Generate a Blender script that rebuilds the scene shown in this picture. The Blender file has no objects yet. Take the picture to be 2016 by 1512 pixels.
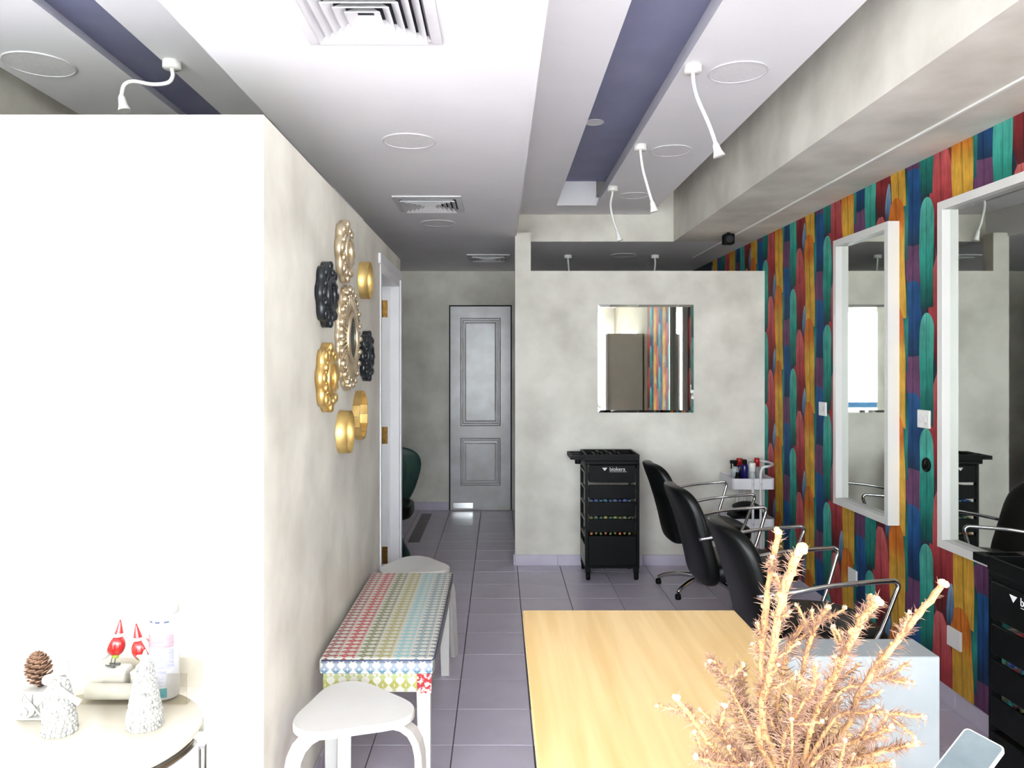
import bpy, bmesh, math, random
from mathutils import Vector, Matrix
random.seed(7)
PI = math.pi
S = bpy.context.scene
COL = S.collection

# ------------------------------------------------------------------ camera, sky, exposure
F, VX, VY, EYE = 1520.0, 982.0, 716.0, 1.5          # focal length in pixels, principal point, eye height
cam_d = bpy.data.cameras.new('camera')
cam_d.sensor_width = 36.0
cam_d.lens = F / 2016.0 * 36.0
cam_d.shift_x = (1008.0 - VX) / 2016.0
cam_d.shift_y = -(756.0 - VY) / 2016.0
cam_d.clip_start = 0.05
cam = bpy.data.objects.new('camera', cam_d)
COL.objects.link(cam)
cam.location = (0, 0, EYE)
cam.rotation_euler = (PI / 2, 0, 0)
S.camera = cam

world = bpy.data.worlds.new('overcast_sky')
S.world = world
world.use_nodes = True
bg = world.node_tree.nodes['Background']
bg.inputs[0].default_value = (0.90, 0.96, 1.0, 1)
bg.inputs[1].default_value = 6.0

S.view_settings.view_transform = 'Standard'
S.view_settings.look = 'None'
S.view_settings.gamma = 1.0
S.view_settings.use_curve_mapping = False
S.view_settings.exposure = 1.8
S.cycles.max_bounces = 14
S.cycles.diffuse_bounces = 8
S.cycles.glossy_bounces = 6
S.cycles.transparent_max_bounces = 12
S.cycles.caustics_reflective = False
S.cycles.caustics_refractive = False
S.cycles.sample_clamp_indirect = 8.0

sun_d = bpy.data.lights.new('sun', 'SUN'); sun_d.energy = 4.0; sun_d.angle = 0.01; sun_d.color = (0.96, 0.98, 1.0)
sun = bpy.data.objects.new('sun', sun_d); COL.objects.link(sun)
sun.rotation_euler = (math.radians(40), math.radians(4), 0)       # high sun in front of the shop: lights the pavement outside

# portal: guides sky sampling through the shop front, gives off no light itself
pd = bpy.data.lights.new('shop_front_portal', 'AREA')
pd.shape = 'RECTANGLE'; pd.size = 4.9; pd.size_y = 2.45
pd.cycles.is_portal = True
po = bpy.data.objects.new('shop_front_portal', pd)
COL.objects.link(po)
po.location = (-0.76, -1.82, 1.225)
po.rotation_euler = (PI / 2, 0, 0)      # faces into the shop

pd2 = bpy.data.lights.new('added_window_portal', 'AREA'); pd2.shape = 'RECTANGLE'; pd2.size = 2.1; pd2.size_y = 1.9; pd2.cycles.is_portal = True  # portal for the unseen window added on the right
po2 = bpy.data.objects.new('added_window_portal', pd2); COL.objects.link(po2)
po2.location = (2.14, -0.65, 1.05); po2.rotation_euler = (PI / 2, 0, PI / 2)      # faces into the shop

# ------------------------------------------------------------------ materials
def lin(c):
    out = []
    for v in c:
        v = v / 255.0
        out.append(v / 12.92 if v <= 0.04045 else ((v + 0.055) / 1.055) ** 2.4)
    return (out[0], out[1], out[2], 1.0)

MATS = {}
def mat(name, c, rough=0.5, metal=0.0, c2=None, scale=6.0, detail=4.0, lo=0.35, hi=0.7, bump=0.0, bscale=None,
        stretch=None, spec=0.5, coat=0.0):
    if name in MATS: return MATS[name]
    m = bpy.data.materials.new(name); m.use_nodes = True
    nt = m.node_tree; b = nt.nodes['Principled BSDF']
    b.inputs['Roughness'].default_value = rough
    b.inputs['Metallic'].default_value = metal
    b.inputs['Specular IOR Level'].default_value = spec
    b.inputs['Coat Weight'].default_value = coat
    col = lin(c); b.inputs['Base Color'].default_value = col
    tc = nt.nodes.new('ShaderNodeTexCoord'); mp = nt.nodes.new('ShaderNodeMapping')
    nt.links.new(tc.outputs['Object'], mp.inputs['Vector'])
    if stretch: mp.inputs['Scale'].default_value = stretch
    n = nt.nodes.new('ShaderNodeTexNoise'); n.inputs['Scale'].default_value = scale; n.inputs['Detail'].default_value = detail
    nt.links.new(mp.outputs['Vector'], n.inputs['Vector'])
    r = nt.nodes.new('ShaderNodeValToRGB')
    if c2 is None: c2 = tuple(max(0, v - 6) for v in c)
    r.color_ramp.elements[0].position = lo; r.color_ramp.elements[0].color = lin(c2)
    r.color_ramp.elements[1].position = hi; r.color_ramp.elements[1].color = col
    nt.links.new(n.outputs['Fac'], r.inputs['Fac']); nt.links.new(r.outputs['Color'], b.inputs['Base Color'])
    if bump:
        n2 = nt.nodes.new('ShaderNodeTexNoise'); n2.inputs['Scale'].default_value = bscale or scale * 4; n2.inputs['Detail'].default_value = 5
        nt.links.new(mp.outputs['Vector'], n2.inputs['Vector'])
        bp = nt.nodes.new('ShaderNodeBump'); bp.inputs['Strength'].default_value = bump; bp.inputs['Distance'].default_value = 0.01
        nt.links.new(n2.outputs['Fac'], bp.inputs['Height']); nt.links.new(bp.outputs['Normal'], b.inputs['Normal'])
    MATS[name] = m
    return m

M = {}
M['plaster'] = mat('trowelled_plaster', (229, 226, 216), 0.75, c2=(200, 196, 186), scale=3.4, detail=8, lo=0.3, hi=0.66, bump=0.05, bscale=9)
M['ceiling'] = mat('ceiling_paint', (233, 232, 234), 0.85, c2=(229, 228, 231), scale=3)
M['slot'] = mat('slot_blue_grey', (142, 144, 170), 0.8, c2=(134, 136, 164), scale=5)
M['tile'] = mat('lilac_grey_tile', (206, 199, 214), 0.3, c2=(194, 187, 203), scale=4, detail=6, bump=0.01)
M['tile_dark'] = mat('dark_grey_tile', (92, 84, 90), 0.35, c2=(72, 66, 72), scale=12)
M['grout'] = mat('grout', (96, 90, 98), 0.9)
M['skirting'] = mat('skirting_tile', (206, 200, 214), 0.35, c2=(196, 190, 206), scale=6)
M['white_paint'] = mat('white_gloss_paint', (232, 232, 234), 0.35, c2=(226, 226, 229), scale=5)
M['white_plastic'] = mat('white_plastic', (236, 236, 232), 0.4)
M['vent'] = mat('vent_white', (212, 211, 213), 0.5)
M['grille'] = mat('speaker_grille', (230, 228, 230), 0.85, c2=(222, 220, 222), scale=60)
M['dark'] = mat('dark_grey_matt', (40, 42, 48), 0.9)  # painted shade for vents and door gap, plain colour on the speaker cone
M['gold'] = mat('satin_gold', (232, 200, 132), 0.36, 0.85, c2=(214, 176, 104), scale=18)
M['pale_gold'] = mat('champagne_gold', (232, 218, 190), 0.32, 0.85, c2=(210, 190, 156), scale=18)
M['gold_deep'] = mat('brushed_gold', (234, 204, 134), 0.42, 0.85, c2=(222, 190, 116), scale=30)
M['black_frame'] = mat('black_lacquer', (30, 36, 40), 0.3, c2=(22, 26, 30), scale=10)
M['black_glass'] = mat('black_glass', (14, 22, 20), 0.25, c2=(10, 16, 16), scale=3, spec=0.2)
M['mirror'] = mat('mirror_silver', (216, 220, 214), 0.015, 1.0, c2=(215, 219, 213))
M['mirror_gold'] = mat('gold_dish_mirror', (236, 206, 140), 0.14, 1.0, c2=(228, 196, 128), scale=4)
M['chrome'] = mat('chrome', (210, 212, 212), 0.12, 1.0, c2=(200, 202, 202))
M['steel'] = mat('brushed_steel', (150, 146, 138), 0.3, 1.0, c2=(120, 116, 108), scale=20)
M['brass'] = mat('brass', (176, 138, 74), 0.35, 1.0, c2=(140, 104, 56), scale=40)
M['vinyl'] = mat('black_vinyl', (7, 10, 9), 0.38, c2=(4, 6, 6), scale=14, spec=0.32, bump=0.03, bscale=90)
M['black_plastic'] = mat('black_plastic', (9, 10, 10), 0.5, c2=(5, 6, 6), scale=30, spec=0.16)
M['grey_metal'] = mat('grey_metal_edge', (150, 148, 142), 0.45, 0.6, c2=(132, 130, 124), scale=20)
M['green_vinyl'] = mat('dark_green_vinyl', (44, 76, 66), 0.45, c2=(34, 60, 52), scale=8)
M['oak'] = mat('pale_oak', (226, 196, 142), 0.42, c2=(212, 178, 120), scale=3.2, detail=8, lo=0.36, hi=0.64, stretch=(9, 0.45, 9))
M['concrete'] = mat('microcement', (154, 160, 161), 0.6, c2=(138, 145, 147), scale=5, detail=8, bump=0.03, bscale=20)
M['lacquer'] = mat('white_lacquered_wood', (218, 217, 213), 0.4, c2=(213, 212, 208), scale=5)
M['tabletop'] = mat('cream_tabletop', (192, 186, 170), 0.3, c2=(186, 180, 164), scale=3)
M['wool'] = mat('white_knit', (172, 171, 166), 0.9, c2=(122, 120, 114), scale=90, detail=2, lo=0.3, hi=0.5, bump=0.6, bscale=120)
M['white_matt'] = mat('white_matt', (184, 183, 179), 0.7)
M['can_white'] = mat('can_white', (178, 178, 182), 0.35)
M['paper'] = mat('white_paper', (206, 205, 200), 0.8)
M['red'] = mat('red_glaze', (164, 32, 30), 0.2, c2=(150, 26, 26), scale=10, coat=0.4)
M['lime'] = mat('lime_green', (130, 146, 44), 0.5)
M['wire'] = mat('grey_wire', (96, 98, 92), 0.5, 0.5)
M['cone_scale'] = mat('pine_cone_scale', (142, 108, 84), 0.7, c2=(104, 76, 58), scale=50)
M['cone_core'] = mat('pine_cone_core', (58, 42, 33), 0.9)
M['twig'] = mat('dry_twig', (196, 152, 104), 0.8, c2=(168, 122, 80), scale=60, bump=0.4, bscale=120)
M['needle'] = mat('dry_needle', (164, 130, 110), 0.8, c2=(136, 102, 84), scale=20)
M['bud'] = mat('twig_bud', (206, 180, 146), 0.8, c2=(190, 156, 118), scale=80)
M['cyan'] = mat('cyan_print', (34, 122, 136), 0.35)
M['pink'] = mat('pink_print', (180, 140, 148), 0.4, c2=(164, 116, 126), scale=40, stretch=(1, 1, 6))
M['lilac'] = mat('lilac_print', (166, 166, 180), 0.4, c2=(136, 138, 162), scale=60, stretch=(1, 1, 8))
M['slate'] = mat('slate_print', (66, 74, 104), 0.4)
M['orange_print'] = mat('orange_print', (166, 90, 40), 0.4)
M['yellow_print'] = mat('yellow_print', (176, 142, 50), 0.4)
M['navy_bottle'] = mat('navy_bottle', (30, 26, 92), 0.25)
M['red_plastic'] = mat('red_plastic', (176, 28, 26), 0.35)
M['grey_bottle'] = mat('frosted_bottle', (170, 176, 176), 0.3)
M['cart'] = mat('white_steel', (224, 222, 226), 0.45)
M['print_white'] = mat('white_lettering', (226, 226, 226), 0.5)
M['cabinet_grey'] = mat('grey_cabinet', (196, 196, 188), 0.6)
M['blue_rail'] = mat('blue_rail', (30, 96, 140), 0.5)
M['pavement'] = mat('pavement', (206, 203, 196), 0.9)
M['roller_a'] = mat('roller_orange', (190, 110, 40), 0.6, c2=(60, 110, 60), scale=30, lo=0.45, hi=0.55)
M['roller_b'] = mat('roller_blue', (60, 70, 150), 0.6, c2=(60, 120, 100), scale=30, lo=0.45, hi=0.55)
M['roller_c'] = mat('roller_green', (150, 140, 50), 0.6, c2=(50, 100, 100), scale=30, lo=0.45, hi=0.55)

def clear_mat(name, tint, gloss):
    m = bpy.data.materials.new(name); m.use_nodes = True
    nt = m.node_tree; nt.nodes.clear()
    o = nt.nodes.new('ShaderNodeOutputMaterial'); mx = nt.nodes.new('ShaderNodeMixShader')
    t = nt.nodes.new('ShaderNodeBsdfTransparent'); g = nt.nodes.new('ShaderNodeBsdfGlossy')
    t.inputs[0].default_value = tint; g.inputs['Roughness'].default_value = 0.03
    mx.inputs[0].default_value = gloss
    nt.links.new(t.outputs[0], mx.inputs[1]); nt.links.new(g.outputs[0], mx.inputs[2]); nt.links.new(mx.outputs[0], o.inputs[0])
    return m
M['acrylic'] = clear_mat('clear_acrylic', (0.95, 0.94, 0.91, 1), 0.07)
M['pane'] = clear_mat('window_glass', (0.97, 0.98, 0.98, 1), 0.04)

def feather_mat():
    m = bpy.data.materials.new('feather_wallpaper'); m.use_nodes = True
    nt = m.node_tree; L = nt.links.new; b = nt.nodes['Principled BSDF']
    b.inputs['Roughness'].default_value = 0.7
    b.inputs['Specular IOR Level'].default_value = 0.25
    vc = nt.nodes.new('ShaderNodeVertexColor'); vc.layer_name = 'ink'
    uv = nt.nodes.new('ShaderNodeUVMap'); uv.uv_map = 'UVMap'
    sep = nt.nodes.new('ShaderNodeSeparateXYZ'); L(uv.outputs[0], sep.inputs[0])
    ab = nt.nodes.new('ShaderNodeMath'); ab.operation = 'ABSOLUTE'; L(sep.outputs[0], ab.inputs[0])
    rib = nt.nodes.new('ShaderNodeMapRange'); rib.inputs[1].default_value = 0.03; rib.inputs[2].default_value = 0.14
    rib.inputs[3].default_value = 0.62; rib.inputs[4].default_value = 1.0; L(ab.outputs[0], rib.inputs[0])
    tc = nt.nodes.new('ShaderNodeTexCoord'); mp = nt.nodes.new('ShaderNodeMapping'); mp.inputs['Scale'].default_value = (1, 60, 7)
    L(tc.outputs['Object'], mp.inputs[0])
    n = nt.nodes.new('ShaderNodeTexNoise'); n.inputs['Scale'].default_value = 1.4; n.inputs['Detail'].default_value = 5; L(mp.outputs[0], n.inputs['Vector'])
    n2 = nt.nodes.new('ShaderNodeTexNoise'); n2.inputs['Scale'].default_value = 9; n2.inputs['Detail'].default_value = 4; L(tc.outputs['Object'], n2.inputs['Vector'])
    mr = nt.nodes.new('ShaderNodeMapRange'); mr.inputs[1].default_value = 0.3; mr.inputs[2].default_value = 0.7; mr.inputs[3].default_value = 0.66; mr.inputs[4].default_value = 1.02
    L(n.outputs['Fac'], mr.inputs[0])
    mr2 = nt.nodes.new('ShaderNodeMapRange'); mr2.inputs[1].default_value = 0.3; mr2.inputs[2].default_value = 0.7; mr2.inputs[3].default_value = 0.72; mr2.inputs[4].default_value = 1.2
    L(n2.outputs['Fac'], mr2.inputs[0])
    a = nt.nodes.new('ShaderNodeMath'); a.operation = 'MULTIPLY'; L(mr.outputs[0], a.inputs[0]); L(mr2.outputs[0], a.inputs[1])
    a2 = nt.nodes.new('ShaderNodeMath'); a2.operation = 'MULTIPLY'; L(a.outputs[0], a2.inputs[0]); L(rib.outputs[0], a2.inputs[1])
    mul = nt.nodes.new('ShaderNodeVectorMath'); mul.operation = 'SCALE'; L(vc.outputs[0], mul.inputs[0]); L(a2.outputs[0], mul.inputs['Scale'])
    L(mul.outputs[0], b.inputs['Base Color'])
    return m
M['feather'] = feather_mat()

def fabric_mat(name, axis_u, axis_v, mode):
    """woven bench fabric: colour bands of arrow motifs; u runs across the bench, v along it (metres)"""
    m = bpy.data.materials.new(name); m.use_nodes = True
    nt = m.node_tree; L = nt.links.new; b = nt.nodes['Principled BSDF']; b.inputs['Roughness'].default_value = 0.85
    tc = nt.nodes.new('ShaderNodeTexCoord'); sp = nt.nodes.new('ShaderNodeSeparateXYZ'); L(tc.outputs['Object'], sp.inputs[0])
    U, V = sp.outputs[axis_u], sp.outputs[axis_v]
    def mth(op, x, y=None):
        k = nt.nodes.new('ShaderNodeMath'); k.operation = op
        for i, v in enumerate((x, y)):
            if v is None: continue
            if isinstance(v, (int, float)): k.inputs[i].default_value = v
            else: L(v, k.inputs[i])
        return k.outputs[0]
    ramp = nt.nodes.new('ShaderNodeValToRGB'); ramp.color_ramp.interpolation = 'CONSTANT'
    if mode == 'top':
        un = mth('DIVIDE', mth('ADD', U, 0.2), 0.4)
        cols = [(150, 80, 84), (186, 56, 60), (120, 124, 78), (166, 160, 92), (140, 190, 192), (122, 150, 156), (110, 116, 124)]
        stops = [0.0, 0.13, 0.30, 0.46, 0.62, 0.78, 0.92]
        period = 0.036; bandn = 6.4
    elif mode == 'front':
        un = mth('ADD', mth('DIVIDE', V, 0.055), 0.5)
        cols = [(60, 112, 140), (130, 142, 158), (90, 98, 116)]; stops = [0.0, 0.3, 0.75]; period = 0.04; bandn = 1
    else:
        un = mth('ADD', mth('DIVIDE', V, 0.065), 0.5)
        cols = [(170, 174, 110), (160, 162, 66), (170, 180, 116)]; stops = [0.0, 0.2, 0.62]; period = 0.04; bandn = 1
    els = ramp.color_ramp.elements
    while len(els) < len(cols): els.new(0.5)
    for e, p, c in zip(els, stops, cols): e.position = p; e.color = lin(c)
    L(un, ramp.inputs['Fac'])
    along = V if mode == 'top' else U
    pv = mth('ABSOLUTE', mth('SUBTRACT', mth('FRACT', mth('DIVIDE', along, period)), 0.5))          # 0 centre of motif .. 0.5
    pu = mth('FRACT', mth('MULTIPLY', un, bandn))
    tri = mth('ABSOLUTE', mth('SUBTRACT', pu, 0.55))                                               # arrow shaft and head
    tri = mth('ABSOLUTE', mth('SUBTRACT', pu, 0.36))
    head = mth('LESS_THAN', pv, mth('MULTIPLY', mth('SUBTRACT', 1.0, mth('DIVIDE', tri, 0.30)), 0.47))
    tri2 = mth('ABSOLUTE', mth('SUBTRACT', pu, 0.80))
    tip = mth('LESS_THAN', pv, mth('MULTIPLY', mth('SUBTRACT', 1.0, mth('DIVIDE', tri2, 0.17)), 0.34))
    shaft = mth('LESS_THAN', pv, 0.15)
    barb = mth('MULTIPLY', mth('GREATER_THAN', pv, 0.40), mth('LESS_THAN', mth('ABSOLUTE', mth('SUBTRACT', pu, 0.88)), 0.07))
    mask = mth('MAXIMUM', mth('MAXIMUM', head, tip), mth('MAXIMUM', shaft, barb))
    hole = mth('LESS_THAN', mth('ADD', mth('MULTIPLY', pv, 1.6), tri), 0.12)
    mask = mth('SUBTRACT', mask, mth('MULTIPLY', hole, 0.75))
    mask = mth('MULTIPLY', mask, mth('GREATER_THAN', mth('SUBTRACT', 0.5, mth('ABSOLUTE', mth('SUBTRACT', pu, 0.5))), 0.03))
    nz = nt.nodes.new('ShaderNodeTexNoise'); nz.inputs['Scale'].default_value = 500; L(tc.outputs['Object'], nz.inputs['Vector'])
    mk = mth('MULTIPLY', mask, mth('ADD', 0.55, mth('MULTIPLY', nz.outputs['Fac'], 0.7)))
    mix = nt.nodes.new('ShaderNodeMix'); mix.data_type = 'RGBA'; mix.inputs[6].default_value = lin((206, 204, 194)); L(ramp.outputs['Color'], mix.inputs[7])
    L(mk, mix.inputs[0]); L(mix.outputs[2], b.inputs['Base Color'])
    bp = nt.nodes.new('ShaderNodeBump'); bp.inputs['Strength'].default_value = 0.25; bp.inputs['Distance'].default_value = 0.002; L(nz.outputs['Fac'], bp.inputs['Height']); L(bp.outputs['Normal'], b.inputs['Normal'])
    return m
M['fabric_top'] = fabric_mat('bench_fabric_top', 0, 1, 'top')
M['fabric_front'] = fabric_mat('bench_fabric_edge', 0, 2, 'front')
M['fabric_base'] = fabric_mat('bench_fabric_base', 0, 2, 'base')
M['fabric_red'] = mat('bench_fabric_red', (170, 50, 56), 0.85, c2=(206, 196, 190), scale=70, lo=0.45, hi=0.52)

# ------------------------------------------------------------------ mesh helpers
class MB:
    def __init__(s): s.v = []; s.f = []; s.sm = []
    def add(s, vs, fs, smooth=False):
        o = len(s.v); s.v += [tuple(v) for v in vs]
        for f in fs: s.f.append(tuple(i + o for i in f)); s.sm.append(smooth)
        return s
    def box(s, x0, x1, y0, y1, z0, z1):
        vs = [(x0, y0, z0), (x1, y0, z0), (x1, y1, z0), (x0, y1, z0), (x0, y0, z1), (x1, y0, z1), (x1, y1, z1), (x0, y1, z1)]
        return s.add(vs, [(3, 2, 1, 0), (4, 5, 6, 7), (0, 1, 5, 4), (1, 2, 6, 5), (2, 3, 7, 6), (3, 0, 4, 7)])
    def rbox(s, x0, x1, y0, y1, z0, z1, r, seg=3):
        bm = bmesh.new(); bmesh.ops.create_cube(bm, size=1)
        for v in bm.verts: v.co = Vector(((x0 + x1) / 2 + v.co.x * (x1 - x0), (y0 + y1) / 2 + v.co.y * (y1 - y0), (z0 + z1) / 2 + v.co.z * (z1 - z0)))
        bmesh.ops.bevel(bm, geom=list(bm.edges), offset=r, segments=seg, profile=0.5, affect='EDGES')
        return s.bm(bm, 'bevel')
    def bm(s, bm, smooth=False):
        bm.verts.index_update()
        fs = list(bm.faces); bm.normal_update()
        fl_ = [(max(abs(c) for c in f.normal) < 0.999) if smooth == 'bevel' else bool(smooth) for f in fs]
        s.add([v.co for v in bm.verts], [[v.index for v in f.verts] for f in fs], False)
        s.sm[-len(fs):] = fl_; bm.free(); return s
    def prism(s, pts, axis, a, b, smooth=False):
        """polygon pts (2D) extruded along axis ('x': pts=(y,z); 'y': (x,z); 'z': (x,y)) from a to b"""
        def P(p, t): return {'x': (t, p[0], p[1]), 'y': (p[0], t, p[1]), 'z': (p[0], p[1], t)}[axis]
        n = len(pts)
        vs = [P(p, a) for p in pts] + [P(p, b) for p in pts]
        o = len(s.v); s.v += vs
        s.f.append(tuple(o + i for i in range(n))[::-1]); s.sm.append(False)
        s.f.append(tuple(o + n + i for i in range(n))); s.sm.append(False)
        for i in range(n):
            j = (i + 1) % n
            s.f.append((o + i, o + j, o + n + j, o + n + i)); s.sm.append(smooth)
        return s
    def rev(s, prof, c=(0, 0, 0), axis='z', n=24, smooth=True, cap=True):
        """lathe; prof = [(r, h)...] about axis through c"""
        o = len(s.v)
        for (r, h) in prof:
            for k in range(n):
                a = 2 * PI * k / n; p, q = r * math.cos(a), r * math.sin(a)
                d = {'z': (p, q, h), 'x': (h, p, q), 'y': (q, h, p)}[axis]
                s.v.append((c[0] + d[0], c[1] + d[1], c[2] + d[2]))
        for i in range(len(prof) - 1):
            for k in range(n):
                k2 = (k + 1) % n
                s.f.append((o + i * n + k, o + i * n + k2, o + (i + 1) * n + k2, o + (i + 1) * n + k)); s.sm.append(smooth)
        if cap:
            if prof[0][0] > 1e-6: s.f.append(tuple(o + k for k in range(n))[::-1]); s.sm.append(False)
            if prof[-1][0] > 1e-6: s.f.append(tuple(o + (len(prof) - 1) * n + k for k in range(n))); s.sm.append(False)
        return s
    def tube(s, pts, r, n=8, sub=0, smooth=True):
        pts = [Vector(p) for p in pts]
        rs = r if isinstance(r, (list, tuple)) else [r] * len(pts)
        if sub:
            q, qr = [], []
            for i in range(len(pts) - 1):
                p0, p1, p2, p3 = pts[max(i - 1, 0)], pts[i], pts[i + 1], pts[min(i + 2, len(pts) - 1)]
                for k in range(sub):
                    t = k / sub
                    q.append(0.5 * ((2 * p1) + (p2 - p0) * t + (2 * p0 - 5 * p1 + 4 * p2 - p3) * t * t + (3 * p1 - p0 - 3 * p2 + p3) * t ** 3))
                    qr.append(rs[i] * (1 - t) + rs[i + 1] * t)
            q.append(pts[-1]); qr.append(rs[-1]); pts, rs = q, qr
        o = len(s.v); m = len(pts)
        t0 = (pts[1] - pts[0]).normalized()
        up = Vector((0, 0, 1)) if abs(t0.z) < 0.9 else Vector((1, 0, 0))
        nrm = t0.cross(up).normalized()
        for i, p in enumerate(pts):
            t = (pts[min(i + 1, m - 1)] - pts[max(i - 1, 0)])
            t = t.normalized() if t.length > 1e-9 else t0
            nrm = (nrm - t * nrm.dot(t))
            nrm = nrm.normalized() if nrm.length > 1e-6 else t.orthogonal().normalized()
            bn = t.cross(nrm)
            for k in range(n):
                a = 2 * PI * k / n
                s.v.append(tuple(p + (nrm * math.cos(a) + bn * math.sin(a)) * rs[i]))
        for i in range(m - 1):
            for k in range(n):
                k2 = (k + 1) % n
                s.f.append((o + i * n + k, o + i * n + k2, o + (i + 1) * n + k2, o + (i + 1) * n + k)); s.sm.append(smooth)
        s.f.append(tuple(o + k for k in range(n))[::-1]); s.sm.append(False)
        s.f.append(tuple(o + (m - 1) * n + k for k in range(n))); s.sm.append(False)
        return s
    def sq(s, a, b, c, e1=0.3, e2=0.3, ctr=(0, 0, 0), nu=32, nv=18, fn=None):
        """superquadric cushion with half sizes a,b,c; fn bends its points"""
        def pw(w, e): return math.copysign(abs(w) ** e, w)
        o = len(s.v)
        for j in range(nv + 1):
            ph = -PI / 2 + PI * j / nv
            for i in range(nu):
                th = 2 * PI * i / nu
                p = (a * pw(math.cos(ph), e1) * pw(math.cos(th), e2), b * pw(math.cos(ph), e1) * pw(math.sin(th), e2), c * pw(math.sin(ph), e1))
                if fn: p = fn(*p)
                s.v.append((p[0] + ctr[0], p[1] + ctr[1], p[2] + ctr[2]))
        for j in range(nv):
            for i in range(nu):
                i2 = (i + 1) % nu
                s.f.append((o + j * nu + i, o + j * nu + i2, o + (j + 1) * nu + i2, o + (j + 1) * nu + i)); s.sm.append(True)
        return s
    def ball(s, c, r, n=10, sc=(1, 1, 1)):
        return s.sq(r * sc[0], r * sc[1], r * sc[2], 1, 1, c, n, max(5, n // 2))
    def ring(s, c, R, r, axis='x', n=40, m=8, tw=1.0):
        """torus about axis"""
        o = len(s.v)
        for i in range(n):
            a = 2 * PI * i / n
            for k in range(m):
                b2 = 2 * PI * k / m; rr = R + r * math.cos(b2); h = r * tw * math.sin(b2)
                p, q = rr * math.cos(a), rr * math.sin(a)
                d = {'z': (p, q, h), 'x': (h, p, q), 'y': (q, h, p)}[axis]
                s.v.append((c[0] + d[0], c[1] + d[1], c[2] + d[2]))
        for i in range(n):
            i2 = (i + 1) % n
            for k in range(m):
                k2 = (k + 1) % m
                s.f.append((o + i * m + k, o + i2 * m + k, o + i2 * m + k2, o + i * m + k2)); s.sm.append(True)
        return s
    def build(s, name, m, parent=None, loc=None):
        me = bpy.data.meshes.new(name); me.from_pydata(s.v, [], s.f)
        me.polygons.foreach_set('use_smooth', s.sm)
        me.update()
        bmx = bmesh.new(); bmx.from_mesh(me); bmesh.ops.recalc_face_normals(bmx, faces=bmx.faces); bmx.to_mesh(me); bmx.free()
        me.materials.append(m)
        o = bpy.data.objects.new(name, me); COL.objects.link(o)
        if parent: o.parent = parent
        if loc: o.location = loc
        return o

def tag(o, label, cat, group=None):
    o['label'] = label; o['category'] = cat
    if group: o['group'] = group
    return o
def thing(name, label, cat, loc=(0, 0, 0), rz=0.0, group=None):
    o = bpy.data.objects.new(name, None); COL.objects.link(o)
    o.empty_display_size = 0.1; o.location = loc; o.rotation_euler = (0, 0, rz)
    return tag(o, label, cat, group)
def struct(o): o['kind'] = 'structure'; return o
def stuff(o): o['kind'] = 'stuff'; return o
def copy_tree(o, parent=None):
    c = o.copy(); COL.objects.link(c)
    if parent is not None: c.parent = parent
    for ch in list(o.children): copy_tree(ch, c)
    return c
def dup(root, label, loc, rz=None, group=None):
    c = copy_tree(root); c.location = loc; c['label'] = label
    if rz is not None: c.rotation_euler = (0, 0, rz)
    if group: c['group'] = group
    return c
def at(px, py, y):
    """point at depth y seen at pixel px,py"""
    return ((px - VX) * y / F, y, EYE - (py - VY) * y / F)
def shade_auto(o): return o

# ------------------------------------------------------------------ room shell
CZ, TZ, XR, XL = 2.45, 2.66, 1.98, -3.2      # flat ceiling, raised ceiling, right and left wall
YB, YF, YP, ZP = 7.92, -1.8, 5.743, 2.19     # back wall, shop front, partition, partition height
XC, YC, YE = -0.652, 2.14, 5.11              # left block: corner and far end

fl = struct(MB().box(XL, XR + 0.1, YF, YB + 0.1, -0.1, -0.004).build('floor', M['grout']))
T = 0.3165
tile_me = None
x_lines = [0.136 + k * T for k in range(-9, 7)]
y_lines = [3.035 + k * T for k in range(-13, 17)]
def tile_mesh(w, d):
    m = MB(); g = 0.0016; c = 0.0012
    m.add([(g, g, -0.006), (w - g, g, -0.006), (w - g, d - g, -0.006), (g, d - g, -0.006),
           (g + c, g + c, 0), (w - g - c, g + c, 0), (w - g - c, d - g - c, 0), (g + c, d - g - c, 0)],
          [(4, 5, 6, 7), (0, 1, 5, 4), (1, 2, 6, 5), (2, 3, 7, 6), (3, 0, 4, 7)])
    return m
first = {}
def place_tile(x0, x1, y0, y1, m, name):
    key = (round(x1 - x0, 3), round(y1 - y0, 3), m.name)
    if key not in first:
        o = tile_mesh(x1 - x0, y1 - y0).build(name, m, fl); first[key] = o
    else:
        o = first[key].copy(); COL.objects.link(o)
    o.location = (x0, y0, random.uniform(-0.0004, 0.0))
    o.rotation_euler = (random.uniform(-0.0006, 0.0006), random.uniform(-0.0006, 0.0006), 0)
for xi in range(len(x_lines) - 1):
    for yi in range(len(y_lines) - 1):
        x0, x1, y0, y1 = x_lines[xi], min(x_lines[xi + 1], XR), y_lines[yi], min(y_lines[yi + 1], YB)
        if x1 - x0 < 0.03 or y1 - y0 < 0.03: continue
        if x1 < XC and (y1 < 5.0): continue            # under the closed room on the left
        if x1 < -1.3: continue
        if y0 < 1.1: continue
        if abs(x0 - 0.136) < 0.01 and y1 <= 4.9:        # the column with the dark inlay strip
            place_tile(x0 + 0.095, x1, y0, y1, M['tile'], 'floor_tile')
            dark = not (3.0 < (y0 + y1) / 2 < 3.36)
            place_tile(x0, x0 + 0.095, y0, y1, M['tile_dark'] if dark else M['tile'], 'inlay_tile')
        else:
            place_tile(x0, x1, y0, y1, M['tile'], 'floor_tile')
for yi in range(4):
    y0 = 6.48 + yi * 0.31
    o = tile_mesh(0.105, 0.31).build('inlay_tile', M['tile_dark'], fl); o.location = (-0.77, y0, 0.0012)

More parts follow.
